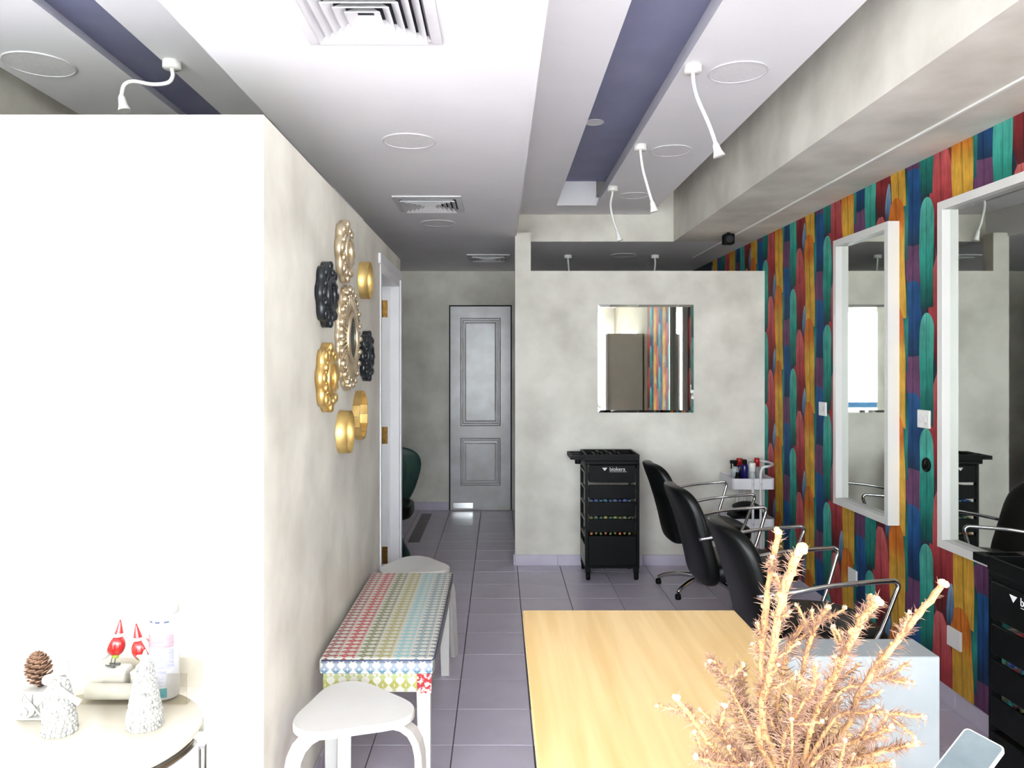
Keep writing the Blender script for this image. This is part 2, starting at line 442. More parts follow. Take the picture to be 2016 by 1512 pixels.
MB().box(XL, XR, YF, y_lines[[i for i, q in enumerate(y_lines) if q >= 1.1][0]] - 0.002, -0.0039, 0.0).build('entrance_floor', M['tile'], fl)
struct(MB().box(XL - 6, XR + 12, -18, YF, -0.12, -0.02).box(XR + 0.15, XR + 12, YF, 12, -0.12, -0.02).build('pavement', M['pavement']))

wr = struct(MB().box(XR, XR + 0.15, 1.17, YB + 0.1, -0.1, 3.1).build('wall_right', mat('wallpaper_ground', (26, 44, 58), 0.7, c2=(20, 34, 46), scale=20)))
struct(MB().box(XL - 0.1, XR + 0.15, YB, YB + 0.12, -0.1, 3.1).build('wall_back', M['plaster']))
struct(MB().box(XL - 0.12, XL, YF, YB, -0.1, 3.1).build('wall_left', M['plaster']))
struct(MB().box(XR, XR + 0.15, YF, -1.7, -0.1, 3.1).box(XR, XR + 0.15, 0.4, 1.17, -0.1, 3.1).box(XR, XR + 0.15, -1.7, 0.4, 2.0, 3.1).box(XR, XR + 0.15, -1.7, 0.4, -0.1, 0.1).build('wall_entry', mat('beige_entry_paint', (150, 142, 126), 0.8, c2=(140, 132, 116), scale=3)))
wf = struct(MB().box(1.68, XR, YF - 0.12, -1.72, -0.1, 2.45).box(1.68, XR, YF - 0.12, YF, 2.45, 3.1).box(XL, 1.68, YF - 0.12, YF, 2.45, 3.1).build('wall_front', M['plaster']))

# partition across the back with its pillar
wp = struct(MB().box(0.121, XR - 0.002, YP, YP + 0.12, 0, ZP).build('wall_partition', M['plaster']))
MB().box(0.121, 0.238, YP - 0.0005, YP + 0.119, ZP, 2.476).build('pillar', M['plaster'], wp)

# closed room on the left: front wall, side wall with doorway, far wall
DY0, DY1, DZ = 4.235, 5.0, 2.0
struct(MB().box(XL, XC, YC, YC + 0.12, 0, ZP).build('wall_entrance', M['plaster']))
struct(MB().box(XC - 0.12, XC, YC + 0.12, DY0, 0, ZP).box(XC - 0.12, XC, DY0, YE, DZ + 0.05, ZP)
       .box(XC - 0.12, XC, DY1 + 0.05, YE, 0, DZ + 0.05).build('wall_side', M['plaster']))
struct(MB().box(XL, XC - 0.121, YE - 0.1, YE, 0, ZP).build('wall_nook', M['plaster']))

# door frame of the side doorway
d1 = struct(MB().box(XC - 0.135, XC + 0.006, DY1, DY1 + 0.045, 0, DZ + 0.04).build('door_1', M['white_paint']))
MB().box(XC - 0.135, XC + 0.006, DY0 - 0.001, DY1, DZ, DZ + 0.045).build('head_jamb', M['white_paint'], d1)
MB().box(XC - 0.135, XC + 0.006, DY0 - 0.001, DY0 + 0.03, 0, DZ).build('near_jamb', M['white_paint'], d1)
MB().box(XC - 0.066, XC - 0.052, DY1 - 0.012, DY1, 0, DZ).build('door_stop', M['white_paint'], d1)
MB().box(XC + 0.0005, XC + 0.014, DY1 + 0.045, DY1 + 0.1, 0, DZ + 0.1).build('casing', M['white_paint'], d1)
MB().box(XC + 0.0005, XC + 0.014, DY0 - 0.06, DY1 + 0.045, DZ + 0.045, DZ + 0.1).build('casing', M['white_paint'], d1)
for z in (1.855, 1.036, 0.26):
    h = MB().box(XC - 0.105, XC - 0.068, DY1 - 0.003, DY1 + 0.0005, z - 0.055, z + 0.055).build('hinge', M['brass'], d1)
    MB().tube([(XC - 0.105, DY1 - 0.006, z - 0.055), (XC - 0.105, DY1 - 0.006, z + 0.055)], 0.006, 8).build('hinge_pin', M['brass'], h)

# back door, two raised panels
dx0, dx1, dzt = (887 - VX) * YB / F, (1005 - VX) * YB / F, 2.085
d2 = struct(MB().box(dx0, dx1, YB - 0.014, YB - 0.0005, 0.012, dzt).build('door_2', mat('door_paint', (214, 214, 218), 0.22, c2=(196, 192, 190), scale=5, detail=6)))
MB().box(dx0 - 0.014, dx0 - 0.002, YB - 0.012, YB - 0.0005, 0.002, dzt + 0.012).build('door_gap_shade', M['dark'], d2)  # solid dark strips stand in for the shade in the gap round the door
MB().box(dx0 - 0.014, dx1 + 0.014, YB - 0.012, YB - 0.0005, dzt + 0.002, dzt + 0.014).build('door_gap_shade', M['dark'], d2)
MB().box(dx1 + 0.002, dx1 + 0.014, YB - 0.012, YB - 0.0005, 0.002, dzt + 0.012).build('door_gap_shade', M['dark'], d2)
for (z0, z1) in ((0.86, 1.97), (0.25, 0.74)):
    a, b = dx0 + 0.1, dx1 - 0.1
    pm = MB(); yb = YB - 0.0135
    def mring(i0, i1, h0, h1):
        q0 = [(a + i0, z0 + i0), (b - i0, z0 + i0), (b - i0, z1 - i0), (a + i0, z1 - i0)]; q1 = [(a + i1, z0 + i1), (b - i1, z0 + i1), (b - i1, z1 - i1), (a + i1, z1 - i1)]
        vs = [(p[0], yb - h0, p[1]) for p in q0] + [(p[0], yb - h1, p[1]) for p in q1]
        pm.add(vs, [(k, (k + 1) % 4, 4 + (k + 1) % 4, 4 + k) for k in range(4)])
    for (i0, i1, h0, h1) in ((0, 0.014, 0, 0.02), (0.014, 0.022, 0.02, 0.02), (0.022, 0.034, 0.02, 0.0), (0.034, 0.046, 0.0, 0.001), (0.046, 0.062, 0.001, 0.012)): mring(i0, i1, h0, h1)
    pm.build('panel_moulding', bpy.data.materials['door_paint'], d2)
    MB().box(a + 0.061, b - 0.061, YB - 0.0255, YB - 0.012, z0 + 0.061, z1 - 0.061).build('door_panel', bpy.data.materials['door_paint'], d2)
MB().box(dx0 + 0.03, dx0 + 0.23, YB - 0.019, YB - 0.0145, 0.02, 0.075).build('kick_plate', M['chrome'], d2)

# skirting tiles
def skirting(name, axis, fixed, a, b, side):
    root = None; p = a
    k = 0
    while p < b - 0.02:
        q = min(p + T, b)
        m = MB()
        lo, hi = (fixed, fixed + 0.011 * side) if side > 0 else (fixed + 0.011 * side, fixed)
        if axis == 'x': m.rbox(p + 0.001, q - 0.001, lo, hi, 0.0, 0.08, 0.002, 1)
        else: m.rbox(lo, hi, p + 0.001, q - 0.001, 0.0, 0.08, 0.002, 1)
        o = m.build('skirting_tile' if root else name, M['skirting'], root)
        if root is None: root = struct(o)
        p = q; k += 1
skirting('baseboard_partition', 'x', YP - 0.0005, 0.121, XR - 0.02, -1)
skirting('baseboard_back', 'x', YB - 0.0005, XL, dx0 - 0.02, -1)
skirting('baseboard_right', 'y', XR - 0.0005, 0.8, YP - 0.02, -1)
skirting('baseboard_side', 'y', XC + 0.0005, YC + 0.02, DY0 - 0.07, 1)
skirting('baseboard_corridor', 'y', 0.1205, YP + 0.002, YP + 0.118, -1)

# ceiling: flat middle, raised trays left and right with blue-grey slots, bulkheads along the walls
ce = struct(MB().box(-0.89, 0.13, YF, YB, CZ, 3.02).box(XL, -0.89, 5.1, YB, CZ, 3.02).box(0.13, XR, 6.01, YB, CZ, 3.02)
            .box(XL, XR, YF, YB, 3.02, 3.1).build('ceiling', M['ceiling']))
SE = 5.66
MB().box(0.13, 0.424, YF, 6.01, TZ, 3.02).box(0.424, 0.715, SE, 6.01, TZ, 3.02).build('raised_panel', M['ceiling'], ce)
MB().prism([(0.715, TZ), (1.175, TZ), (1.175, 2.72), (0.9, 2.84), (0.9, 3.02), (0.782, 3.02), (0.782, 2.837)], 'y', YF, SE).box(0.715, 1.175, SE, 6.01, TZ, 2.72).build('raised_panel', M['ceiling'], ce)
MB().box(0.424, 0.79, YF, SE, 2.837, 3.02).build('light_slot', M['slot'], ce)
MB().box(1.36, XR, YF, 6.01, CZ, 3.02).build('bulkhead', M['plaster'], ce)
MB().box(-1.29, -0.89, YF, 5.1, TZ, 3.02).build('raised_panel', M['ceiling'], ce)
MB().prism([(-1.49, TZ), (-1.95, TZ), (-1.95, 2.72), (-1.7, 2.84), (-1.7, 3.02), (-1.565, 3.02), (-1.565, 2.75)], 'y', YF, 5.1).build('raised_panel', M['ceiling'], ce)
MB().box(-1.565, -1.29, YF, 5.1, 2.75, 3.02).build('light_slot', M['slot'], ce)
MB().box(XL, -2.14, YF, 5.1, CZ, 3.02).build('bulkhead', M['plaster'], ce)
MB().box(0.131, 1.359, 6.004, 6.0098, CZ, TZ - 0.0005).box(1.176, 1.359, 6.004, 6.0098, TZ - 0.0005, 3.0).build('beam_face', M['plaster'], ce)
t1 = struct(MB().box(1.733, 1.747, YF, 6.9, CZ - 0.008, CZ + 0.001).build('trim_1', M['white_plastic']))

# shop front behind the camera
w1 = struct(MB().box(XL, 1.68, YF - 0.09, YF - 0.03, 0, 0.06).box(XL, 1.68, YF - 0.09, YF - 0.03, 2.39, 2.45).build('window_1', M['white_paint']))
for x in (XL + 0.03, -1.4, 0.2, 1.65):
    MB().box(x - 0.03, x + 0.03, YF - 0.09, YF - 0.03, 0.06, 2.39).build('mullion', M['white_paint'], w1)
MB().box(XL + 0.06, -1.43, YF - 0.085, YF - 0.035, 0.74, 0.84).build('rail', M['blue_rail'], w1)
for (a, b) in ((XL + 0.06, -1.43), (-1.37, 0.17), (0.23, 1.62)):
    MB().box(a, b, YF - 0.062, YF - 0.058, 0.06, 2.39).build('pane', M['pane'], w1)

w2 = struct(MB().box(XR + 0.04, XR + 0.1, -1.7, -1.65, 0.1, 2.0).box(XR + 0.04, XR + 0.1, 0.35, 0.4, 0.1, 2.0).box(XR + 0.04, XR + 0.1, -1.65, 0.35, 0.1, 0.15).box(XR + 0.04, XR + 0.1, -1.65, 0.35, 1.95, 2.0).build('added_window', M['white_paint']))  # unseen side window, added to brighten the side wall
MB().box(XR + 0.068, XR + 0.072, -1.65, 0.35, 0.15, 1.95).build('pane', M['pane'], w2)

# ------------------------------------------------------------------ feather wallpaper (flat print on the right wall)
def feathers():
    v, f, uvs, cols = [], [], [], []
    rnd = random.Random(3)
    def g(stops, t):
        for (a, ca), (b, cb) in zip(stops, stops[1:]):
            if t <= b: 
                k = (t - a) / max(b - a, 1e-6); return tuple(ca[i] * (1 - k) + cb[i] * k for i in range(3))
        return stops[-1][1]
    def feather(yc, zt, ln, w, shape, stops, layer, lean=0.0, seed=0):
        r2 = random.Random(seed); n = 20; base = len(v)
        ph = r2.uniform(0, 6)
        for i in range(n + 1):
            t = (i / n) ** 1.8
            if shape == 'round': k = (math.sqrt(max(0, 1 - (1 - min(t / 0.16, 1)) ** 2))) * (1 - 0.25 * max(0, t - 0.4) ** 1.5)
            elif shape == 'flame': k = max(0.02, math.sin(PI * min(1, (t * 0.92 + 0.02)) ** 0.8)) ** 0.75
            elif shape == 'drop': k = math.sin(PI * (t * 0.96 + 0.02)) ** 0.7
            else: k = 0.9 + 0.1 * math.sin(t * 5 + ph)
            wl = w / 2 * k * (1 + 0.06 * math.sin(9 * t + ph)); wr_ = w / 2 * k * (1 + 0.06 * math.sin(8 * t + ph + 2))
            z = zt - ln * t; yy = yc + lean * (t - 0.5)
            x = XR - 0.0004 - 0.00006 * layer
            for (u, oy) in ((-1, wl), (0, 0), (1, -wr_)):
                v.append((x, yy + oy, z + (0.010 * r2.uniform(-1, 1) if (i == n and shape != 'band') else 0)))
                uvs.append((u, t)); cols.append(g(stops, t))
        for i in range(n):
            a = base + i * 3
            f.append((a, a + 3, a + 4, a + 1)); f.append((a + 1, a + 4, a + 5, a + 2))
    C = lambda *c: lin(c)[:3]
    teal = [(0, C(92, 190, 174)), (0.5, C(52, 158, 142)), (0.8, C(32, 118, 108)), (1, C(22, 78, 78))]
    gold = [(0, C(208, 116, 40)), (0.22, C(208, 116, 40)), (0.38, C(222, 172, 66)), (1, C(216, 166, 62))]
    pink = [(0, C(206, 104, 104)), (0.35, C(192, 78, 82)), (0.62, C(150, 48, 52)), (0.8, C(104, 36, 40)), (1, C(78, 36, 38))]
    blue = [(0, C(40, 92, 150)), (0.5, C(34, 78, 134)), (1, C(26, 56, 88))]
    purp = [(0, C(74, 56, 76)), (0.3, C(112, 72, 108)), (1, C(104, 66, 104))]
    green = [(0, C(22, 70, 66)), (0.3, C(30, 104, 98)), (0.6, C(48, 146, 132)), (1, C(30, 90, 96))]
    rust = [(0, C(132, 62, 52)), (1, C(112, 48, 44))]
    lblue = [(0, C(150, 178, 204)), (0.5, C(104, 138, 172)), (1, C(40, 58, 92))]
    W, H = 0.54, 0.535
    for k in range(-4, 7):                 # columns of the repeat, nearer to farther
        y0 = 3.84 + k * W
        top = 2.326 + (0.2675 if k % 2 else 0.0)
        if y0 < 1.2 or y0 > 8.2: continue
        for j in range(-2, 6):
            z = top - j * H
            if z < -0.1 or z - 0.6 > 2.6: continue
            L = j * 0.2 + 2
            s0 = k * 100 + j
            feather(y0 - 0.415, z + 0.27, 0.56, 0.15, 'band', rust, L + 0, seed=s0)
            feather(y0 - 0.150, z - 0.14, 0.40, 0.13, 'round', purp, L + 2.0, seed=s0 + 1)
            feather(y0 - 0.145, z + 0.105, 0.36, 0.155, 'round', blue, L + 4.0, seed=s0 + 2)
            feather(y0 - 0.070, z + 0.135, 0.46, 0.075, 'round', green, L + 6.0, seed=s0 + 3)
            feather(y0 - 0.385, z + 0.20, 0.58, 0.19, 'flame', pink, L + 8.0, lean=-0.02, seed=s0 + 4)
            feather(y0 - 0.268, z - 0.055, 0.52, 0.118, 'round', teal, L + 10.0, seed=s0 + 5)
            feather(y0 - 0.005, z, 0.60, 0.150, 'round', gold, L + 12.0, lean=-0.03, seed=s0 + 6)
            feather(y0 + 0.085, z + 0.085, 0.20, 0.055, 'drop', lblue, L + 14.0, lean=0.02, seed=s0 + 7)
    # keep only what lies on the wall
    me = bpy.data.meshes.new('feather_wallpaper')
    zc = lambda p: (p[0], min(max(p[1], YF), YB - 0.002), min(max(p[2], 0.0), CZ + 0.0))
    v = [zc(p) for p in v]
    keep = [q for q in f if max(v[i][2] for i in q) - min(v[i][2] for i in q) > 1e-5 and max(v[i][1] for i in q) - min(v[i][1] for i in q) > 1e-5]
    me.from_pydata(v, [], keep); 
    ul = me.uv_layers.new(name='UVMap'); ca = me.color_attributes.new('ink', 'FLOAT_COLOR', 'POINT')
    for l in me.loops: ul.data[l.index].uv = uvs[l.vertex_index]
    for i, c in enumerate(cols): ca.data[i].color = (c[0], c[1], c[2], 1)
    me.materials.append(M['feather'])
    o = bpy.data.objects.new('feather_wallpaper', me); COL.objects.link(o); o.parent = wr
    return o
feathers()

# ------------------------------------------------------------------ right wall: framed mirrors, sockets
def wall_mirror(yn, yf, label):
    t = thing('wall_mirror', label, 'mirror', (XR, (yn + yf) / 2, 0.70), 0, 'white framed styling mirrors')
    h = (yf - yn) / 2; H = 1.505; D = 0.058; w = 0.036
    for (a, b, c, d) in ((-h, -h + w, 0, H), (h - w, h, 0, H), (-h + w, h - w, 0, w), (-h + w, h - w, H - w, H)):
        MB().box(-D, -0.001, a, b, c, d).build('frame_rail', M['lacquer'], t)
    MB().box(-0.022, -0.018, -h + w, h - w, w, H - w).build('mirror_glass', M['mirror'], t)
    return t
wall_mirror(3.814, 4.44, 'narrow-looking white framed wall mirror beyond the middle chair, farther from the camera')
wall_mirror(2.755, 3.385, 'white framed wall mirror cut off by the right picture edge above the black trolley')

def socket(px, py, label, w=0.085, holes=0):
    x, y = XR, XR * F / (px - VX); z = EYE - (py - VY) * y / F
    t = thing('wall_socket', label, 'socket', (x, y, z), 0, 'white plates on the feather wall')
    MB().rbox(-0.012, -0.001, -w / 2, w / 2, -0.042, 0.042, 0.003, 2).build('plate', M['white_plastic'], t)
    for k in range(holes):
        q = (k - (holes - 1) / 2) * w * 0.5
        m = MB().rev([(0.017, -0.0135), (0.015, -0.0145)], (0, q, 0), 'x', 16).build('outlet', M['grille'], t)
    return t
socket(1622, 805, 'white double socket plate on the feather wallpaper left of the farther mirror', 0.1, 2)
socket(1822, 825, 'white double socket plate on the feather wallpaper between the two framed mirrors', 0.1, 2)
socket(1681, 1135, 'blank white plate low on the feather wall under the farther framed mirror', 0.1)
socket(1882, 1257, 'blank white plate low on the wall beside the near black trolley', 0.1)
x, y = XR, XR * F / (1826 - VX)
t = thing('cable_grommet', 'small black round cable outlet on the teal feather between the framed mirrors', 'outlet', (x, y, EYE - (915 - VY) * y / F))
MB().ring((-0.006, 0, 0), 0.028, 0.006, 'x', 24, 8).build('rim', M['black_plastic'], t)
MB().rev([(0.026, -0.005), (0.022, -0.008), (0.0, -0.008)], (0, 0, 0), 'x', 20).build('cover', M['black_plastic'], t)

# mirror on the partition
a = at(1177, 600, YP); b = at(1365, 812, YP)
t = thing('frameless_mirror', 'square frameless mirror hanging on the grey plaster partition', 'mirror', ((a[0] + b[0]) / 2, YP, b[2]))
hw = (b[0] - a[0]) / 2; hh = a[2] - b[2]
MB().box(-hw, hw, -0.008, -0.0008, 0, hh).build('backing', M['chrome'], t)
bv = 0.018
g = MB()
g.add([(-hw, -0.0085, 0), (hw, -0.0085, 0), (hw, -0.0085, hh), (-hw, -0.0085, hh), (-hw + bv, -0.0105, bv), (hw - bv, -0.0105, bv), (hw - bv, -0.0105, hh - bv), (-hw + bv, -0.0105, hh - bv)],
      [(0, 1, 5, 4), (1, 2, 6, 5), (2, 3, 7, 6), (3, 0, 4, 7)])
g.build('bevelled_edge', M['mirror'], t)
MB().box(-hw + bv, hw - bv, -0.0105, -0.0086, bv, hh - bv).build('mirror_glass', M['mirror'], t)

# ------------------------------------------------------------------ ceiling fittings
def speaker_disc(x, y, z, r, label):
    t = thing('ceiling_speaker', label, 'ceiling speaker', (x, y, z), 0, 'round speaker discs in the ceiling')
    MB().ring((0, 0, -0.002), r, 0.005, 'z', 40, 6, 0.7).build('rim', M['vent'], t)
    MB().rev([(r - 0.003, -0.0005), (r - 0.003, -0.0025), (0.0, -0.0025)], (0, 0, 0), 'z', 40, smooth=False).build('grille', M['grille'], t)
speaker_disc(0.95, 3.07, TZ, 0.113, 'round ceiling speaker beside the nearest lamp of the right-hand row')
speaker_disc(0.935, 4.2, TZ, 0.11, 'round ceiling speaker beside the middle lamp of the right-hand row')
speaker_disc(0.93, 5.32, TZ, 0.1, 'round ceiling speaker beside the farthest lamp of the right-hand row')
speaker_disc(-0.383, 3.29, CZ, 0.11, 'round speaker in the flat ceiling between the two nearer air vents')
speaker_disc(-0.41, 5.21, CZ, 0.115, 'round speaker in the flat ceiling just beyond the middle air vent')
speaker_disc(-1.78, 2.99, TZ, 0.125, 'round speaker in the raised ceiling at the top left corner')
speaker_disc(0.528, 4.27, 2.837, 0.05, 'small white disc inside the blue-grey ceiling slot')
speaker_disc(1.09, 6.75, CZ, 0.11, 'round speaker in the dark ceiling behind the partition')

def vent(x0, x1, y0, y1, label):
    w, d = x1 - x0, y1 - y0
    t = thing('air_vent', label, 'air vent', ((x0 + x1) / 2, (y0 + y1) / 2, CZ), 0, 'square louvred air vents in the flat ceiling')
    def sqring(m, a0, z0, a1, z1, th=0.003):
        p = lambda a, z: [(-a * w / 2, -a * d / 2, z), (a * w / 2, -a * d / 2, z), (a * w / 2, a * d / 2, z), (-a * w / 2, a * d / 2, z)]
        vs = p(a0, z0) + p(a1, z1) + p(a0, z0 + th) + p(a1, z1 + th)
        fs = []
        for i in range(4):
            j = (i + 1) % 4
            fs += [(i, j, 4 + j, 4 + i), (8 + i, 12 + i, 12 + j, 8 + j), (i, 8 + i, 8 + j, j), (4 + i, 4 + j, 12 + j, 12 + i)]
        m.add(vs, fs)
    m = MB(); sqring(m, 1.0, -0.012, 0.84, -0.014); sqring(m, 1.0, -0.012, 0.998, -0.001); sqring(m, 0.84, -0.014, 0.80, -0.001); m.build('vent_frame', M['vent'], t)
    for k in range(5):
        a1 = 0.80 - k * 0.14
        m = MB(); sqring(m, a1, -0.026, a1 - 0.125, -0.004); m.build('louvre', M['vent'], t)
    MB().box(-0.4 * w, 0.4 * w, -0.4 * d, 0.4 * d, -0.0012, -0.0004).build('duct_shade', M['dark'], t)  # thin dark sheet painted as the shade behind the louvres, no real opening
vent(-0.555, -0.165, 1.885, 2.275, 'large square louvred air vent cut off by the top picture edge')
vent(-0.606, -0.2125, 4.365, 4.78, 'square louvred air vent halfway along the flat ceiling')
vent(-0.28, 0.095, 6.7, 7.07, 'small-looking square air vent at the far end of the corridor ceiling')

def gooseneck(name_label, pts, y, z, yend=None):
    """pts: canopy centre then stem points in metres relative to canopy (x, y, z), last is head end"""
    x0 = pts[0]
    t = thing('gooseneck_lamp', name_label, 'ceiling lamp', x0, 0, 'white flexible spot lamps on the ceiling')
    MB().rev([(0.0, 0.0), (0.034, -0.0005), (0.034, -0.026), (0.031, -0.03), (0.0, -0.03)], (0, 0, 0), 'z', 24).build('canopy', M['white_plastic'], t)
    st = [(0, 0, -0.028)] + [tuple(p[i] - x0[i] for i in range(3)) for p in pts[1:-1]]
    MB().tube(st, 0.0075, 10, 6).build('stem', M['white_plastic'], t)
    e = Vector(st[-1]); h = Vector(tuple(pts[-1][i] - x0[i] for i in range(3))); d = h - e
    MB().tube([e - d * 0.1, e + d * 0.1, e + d * 0.55, e + d], [0.009, 0.013, 0.016, 0.024], 16).build('lamp_head', M['white_plastic'], t)
def lamp_px(label, pix, y):
    pts = [at(px, py, y) for (px, py) in pix]
    gooseneck(label, pts, y, 0)
def lamp_row(label, y, x, ztop, pix):
    pts = [(x, y, ztop)] + [at(px, py, y) for (px, py) in pix]
    gooseneck(label, pts, y, 0)
lamp_row('white gooseneck spot lamp nearest the camera in the right-hand row', 3.0, 0.754, TZ, [(1366, 165), (1374, 195), (1392, 236), (1405, 270), (1409, 284), (1416, 308)])
lamp_row('white gooseneck spot lamp in the middle of the right-hand row', 4.09, 0.75, TZ, [(1262, 308), (1266, 335), (1277, 375), (1284, 398), (1288.5, 417)])
lamp_row('white gooseneck spot lamp farthest away in the right-hand row', 5.06, 0.746, TZ, [(1205, 385), (1202, 405), (1208, 435), (1215, 455), (1220, 474)])
lamp_row('white gooseneck spot lamp with an S-bend above the blank left wall', 2.96, -1.254, TZ, [(340, 150), (330, 163), (300, 166), (262, 160), (244, 168), (239, 190), (245, 218)])
lamp_row('white spot lamp behind the partition near the pillar', 6.75, 0.605, CZ, [(1119, 520), (1121, 545), (1124, 575), (1126, 600)])
lamp_row('white spot lamp behind the partition nearer the feather wall', 6.75, 1.365, CZ, [(1290, 520), (1287, 545), (1283, 575), (1281, 600)])

t = thing('wall_speaker', 'small black box speaker hanging under the ceiling bulkhead by the feather wall', 'speaker', (1.665, 5.6, CZ))
MB().rbox(-0.037, 0.037, -0.035, 0.04, -0.085, -0.012, 0.006, 2).build('housing', M['black_plastic'], t)
MB().rev([(0.012, 0.0), (0.012, -0.014)], (0, 0, 0), 'z', 12).build('mount', M['black_plastic'], t)
MB().rev([(0.026, -0.036), (0.018, -0.032), (0.0, -0.033)], (0, 0, -0.05), 'y', 16).build('cone', M['dark'], t)

# ------------------------------------------------------------------ ornaments on the side wall
def circ(r, n=48): return [(r * math.cos(2 * PI * i / n), r * math.sin(2 * PI * i / n)) for i in range(n)]
def scallop(R, lobes, depth, n=144, sub=0.5):
    out = []
    for i in range(n):
        a = 2 * PI * i / n
        k = abs(math.cos(lobes * a / 2)); k2 = abs(math.sin(lobes * a / 2))
        r = R * (1 - depth + depth * max(k ** 0.6, sub * k2 ** 0.5))
        out.append((r * math.cos(a), r * math.sin(a)))
    return out
def ornate(y, z, R, metal, dish, label, lobes=8):
    t = thing('ornate_wall_mirror', label, 'wall decoration', (XC, y, z), 0, 'round ornaments on the side wall')
    MB().prism(scallop(R, lobes, 0.2), 'x', 0.0008, 0.03, True).build('scalloped_frame', metal, t)
    MB().ring((0.033, 0, 0), R * 0.45, 0.013, 'x', 48, 10).build('inner_ring', metal, t)
    MB().rev([(R * 0.45, 0.027), (R * 0.3, 0.023), (0.0, 0.02)], (0, 0, 0), 'x', 40, cap=False).build('mirror_dish', dish, t)
    m = MB()
    for k in range(lobes):
        a = 2 * PI * k / lobes
        m.ball((0.031, R * 0.84 * math.cos(a), R * 0.86 * math.sin(a)), 0.019, 10, (0.6, 1, 1))
        a2 = a + PI / lobes
        m.ball((0.031, R * 0.70 * math.cos(a2), R * 0.74 * math.sin(a2)), 0.015, 8, (0.8, 1, 1))
        for d in (-0.13, 0.13):
            m.tube([(0.027, R * q * math.cos(a + d * s), R * q * math.sin(a + d * s)) for q, s in ((0.55, 0.4), (0.66, 1.2), (0.78, 0.9))], 0.006, 6, 3)
    m.build('scrollwork', metal, t)
    m = MB()
    for k in range(lobes * 3):
        a = 2 * PI * k / (lobes * 3)
        m.ball((0.029, R * 0.6 * math.cos(a), R * 0.6 * math.sin(a)), 0.008, 6)
    m.build('bead_ring', metal, t)
    return t
def sz(y, cy): return EYE - (cy - VY) * y / F
ornate(3.18, sz(3.18, 495), 0.129, M['pale_gold'], M['mirror_gold'], 'topmost gold scalloped ornate mirror with a gold dish centre')
ornate(2.858, sz(2.858, 743), 0.129, M['gold'], M['mirror_gold'], 'gold scalloped ornate mirror at lower left, beside the big sunburst')
ornate(2.85, sz(2.85, 580), 0.122, M['black_frame'], M['black_glass'], 'larger-looking black scalloped ornament left of the sunburst mirror', 8)
ornate(3.71, sz(3.71, 701), 0.121, M['black_frame'], M['black_glass'], 'smaller-looking black scalloped ornament right of the sunburst mirror', 8)
# sunburst
y = 3.283; R = 0.2255
t = thing('sunburst_mirror', 'big champagne gold sunburst mirror with dark convex centre on the side wall', 'wall decoration', (XC, y, sz(y, 665)), 0, 'round ornaments on the side wall')
MB().prism(scallop(R, 22, 0.09, 264), 'x', 0.0008, 0.02, True).build('scalloped_frame', M['pale_gold'], t)
m = MB(); mb = MB()
for k in range(44):
    a = 2 * PI * k / 44; c, s_ = math.cos(a), math.sin(a); o = R * (0.88 if k % 2 else 0.78)
    m.tube([(0.028, R * 0.47 * c, R * 0.47 * s_), (0.023, o * c, o * s_)], [0.005, 0.008], 6)
    if k % 2 == 0: mb.ball((0.024, R * 0.9 * c, R * 0.9 * s_), 0.014, 8)
    else: mb.ball((0.024, R * 0.79 * c, R * 0.79 * s_), 0.009, 6)
m.build('rays', M['pale_gold'], t); mb.build('bead_ring', M['pale_gold'], t)
MB().ring((0.03, 0, 0), R * 0.44, 0.011, 'x', 56, 10).build('inner_ring', M['pale_gold'], t)
MB().rev([(R * 0.45, 0.024), (R * 0.3, 0.031), (0.0, 0.035)], (0, 0, 0), 'x', 48, cap=False).build('convex_glass', M['black_glass'], t)
# gold drums and ring
def drum(y, z, r, d, label):
    t = thing('drum_mirror', label, 'wall decoration', (XC, y, z), 0, 'round ornaments on the side wall')
    MB().rev([(r, 0.0008), (r, d), (r - 0.003, d), (r - 0.003, 0.012)], (0, 0, 0), 'x', 64, cap=False).build('rim', M['gold_deep'], t)
    MB().rev([(r - 0.003, 0.012), (0.0, 0.012)], (0, 0, 0), 'x', 48, cap=False).build('mirror_disc', M['mirror_gold'], t)
drum(3.65, sz(3.65, 552), 0.088, 0.046, 'upper plain gold drum-shaped mirror near the doorway')
drum(3.165, sz(3.165, 850), 0.0875, 0.046, 'lowest plain gold drum-shaped mirror below the sunburst')
y = 3.545; r = 0.114
t = thing('segmented_ring_mirror', 'gold ring mirror of short straight segments, right of the lowest drum', 'wall decoration', (XC, y, sz(y, 817)), 0, 'round ornaments on the side wall')
for k in range(14):
    a0, a1 = 2 * PI * (k + 0.02) / 14, 2 * PI * (k + 0.98) / 14
    q = [(r * math.cos(a0), r * math.sin(a0)), (r * math.cos(a1), r * math.sin(a1)), ((r - 0.012) * math.cos(a1), (r - 0.012) * math.sin(a1)), ((r - 0.012) * math.cos(a0), (r - 0.012) * math.sin(a0))]
    MB().prism(q, 'x', 0.0008, 0.032).build('segment', M['gold'], t)
MB().rev([(r - 0.012, 0.008), (0, 0.008)], (0, 0, 0), 'x', 28, cap=False).build('mirror_disc', M['mirror'], t)

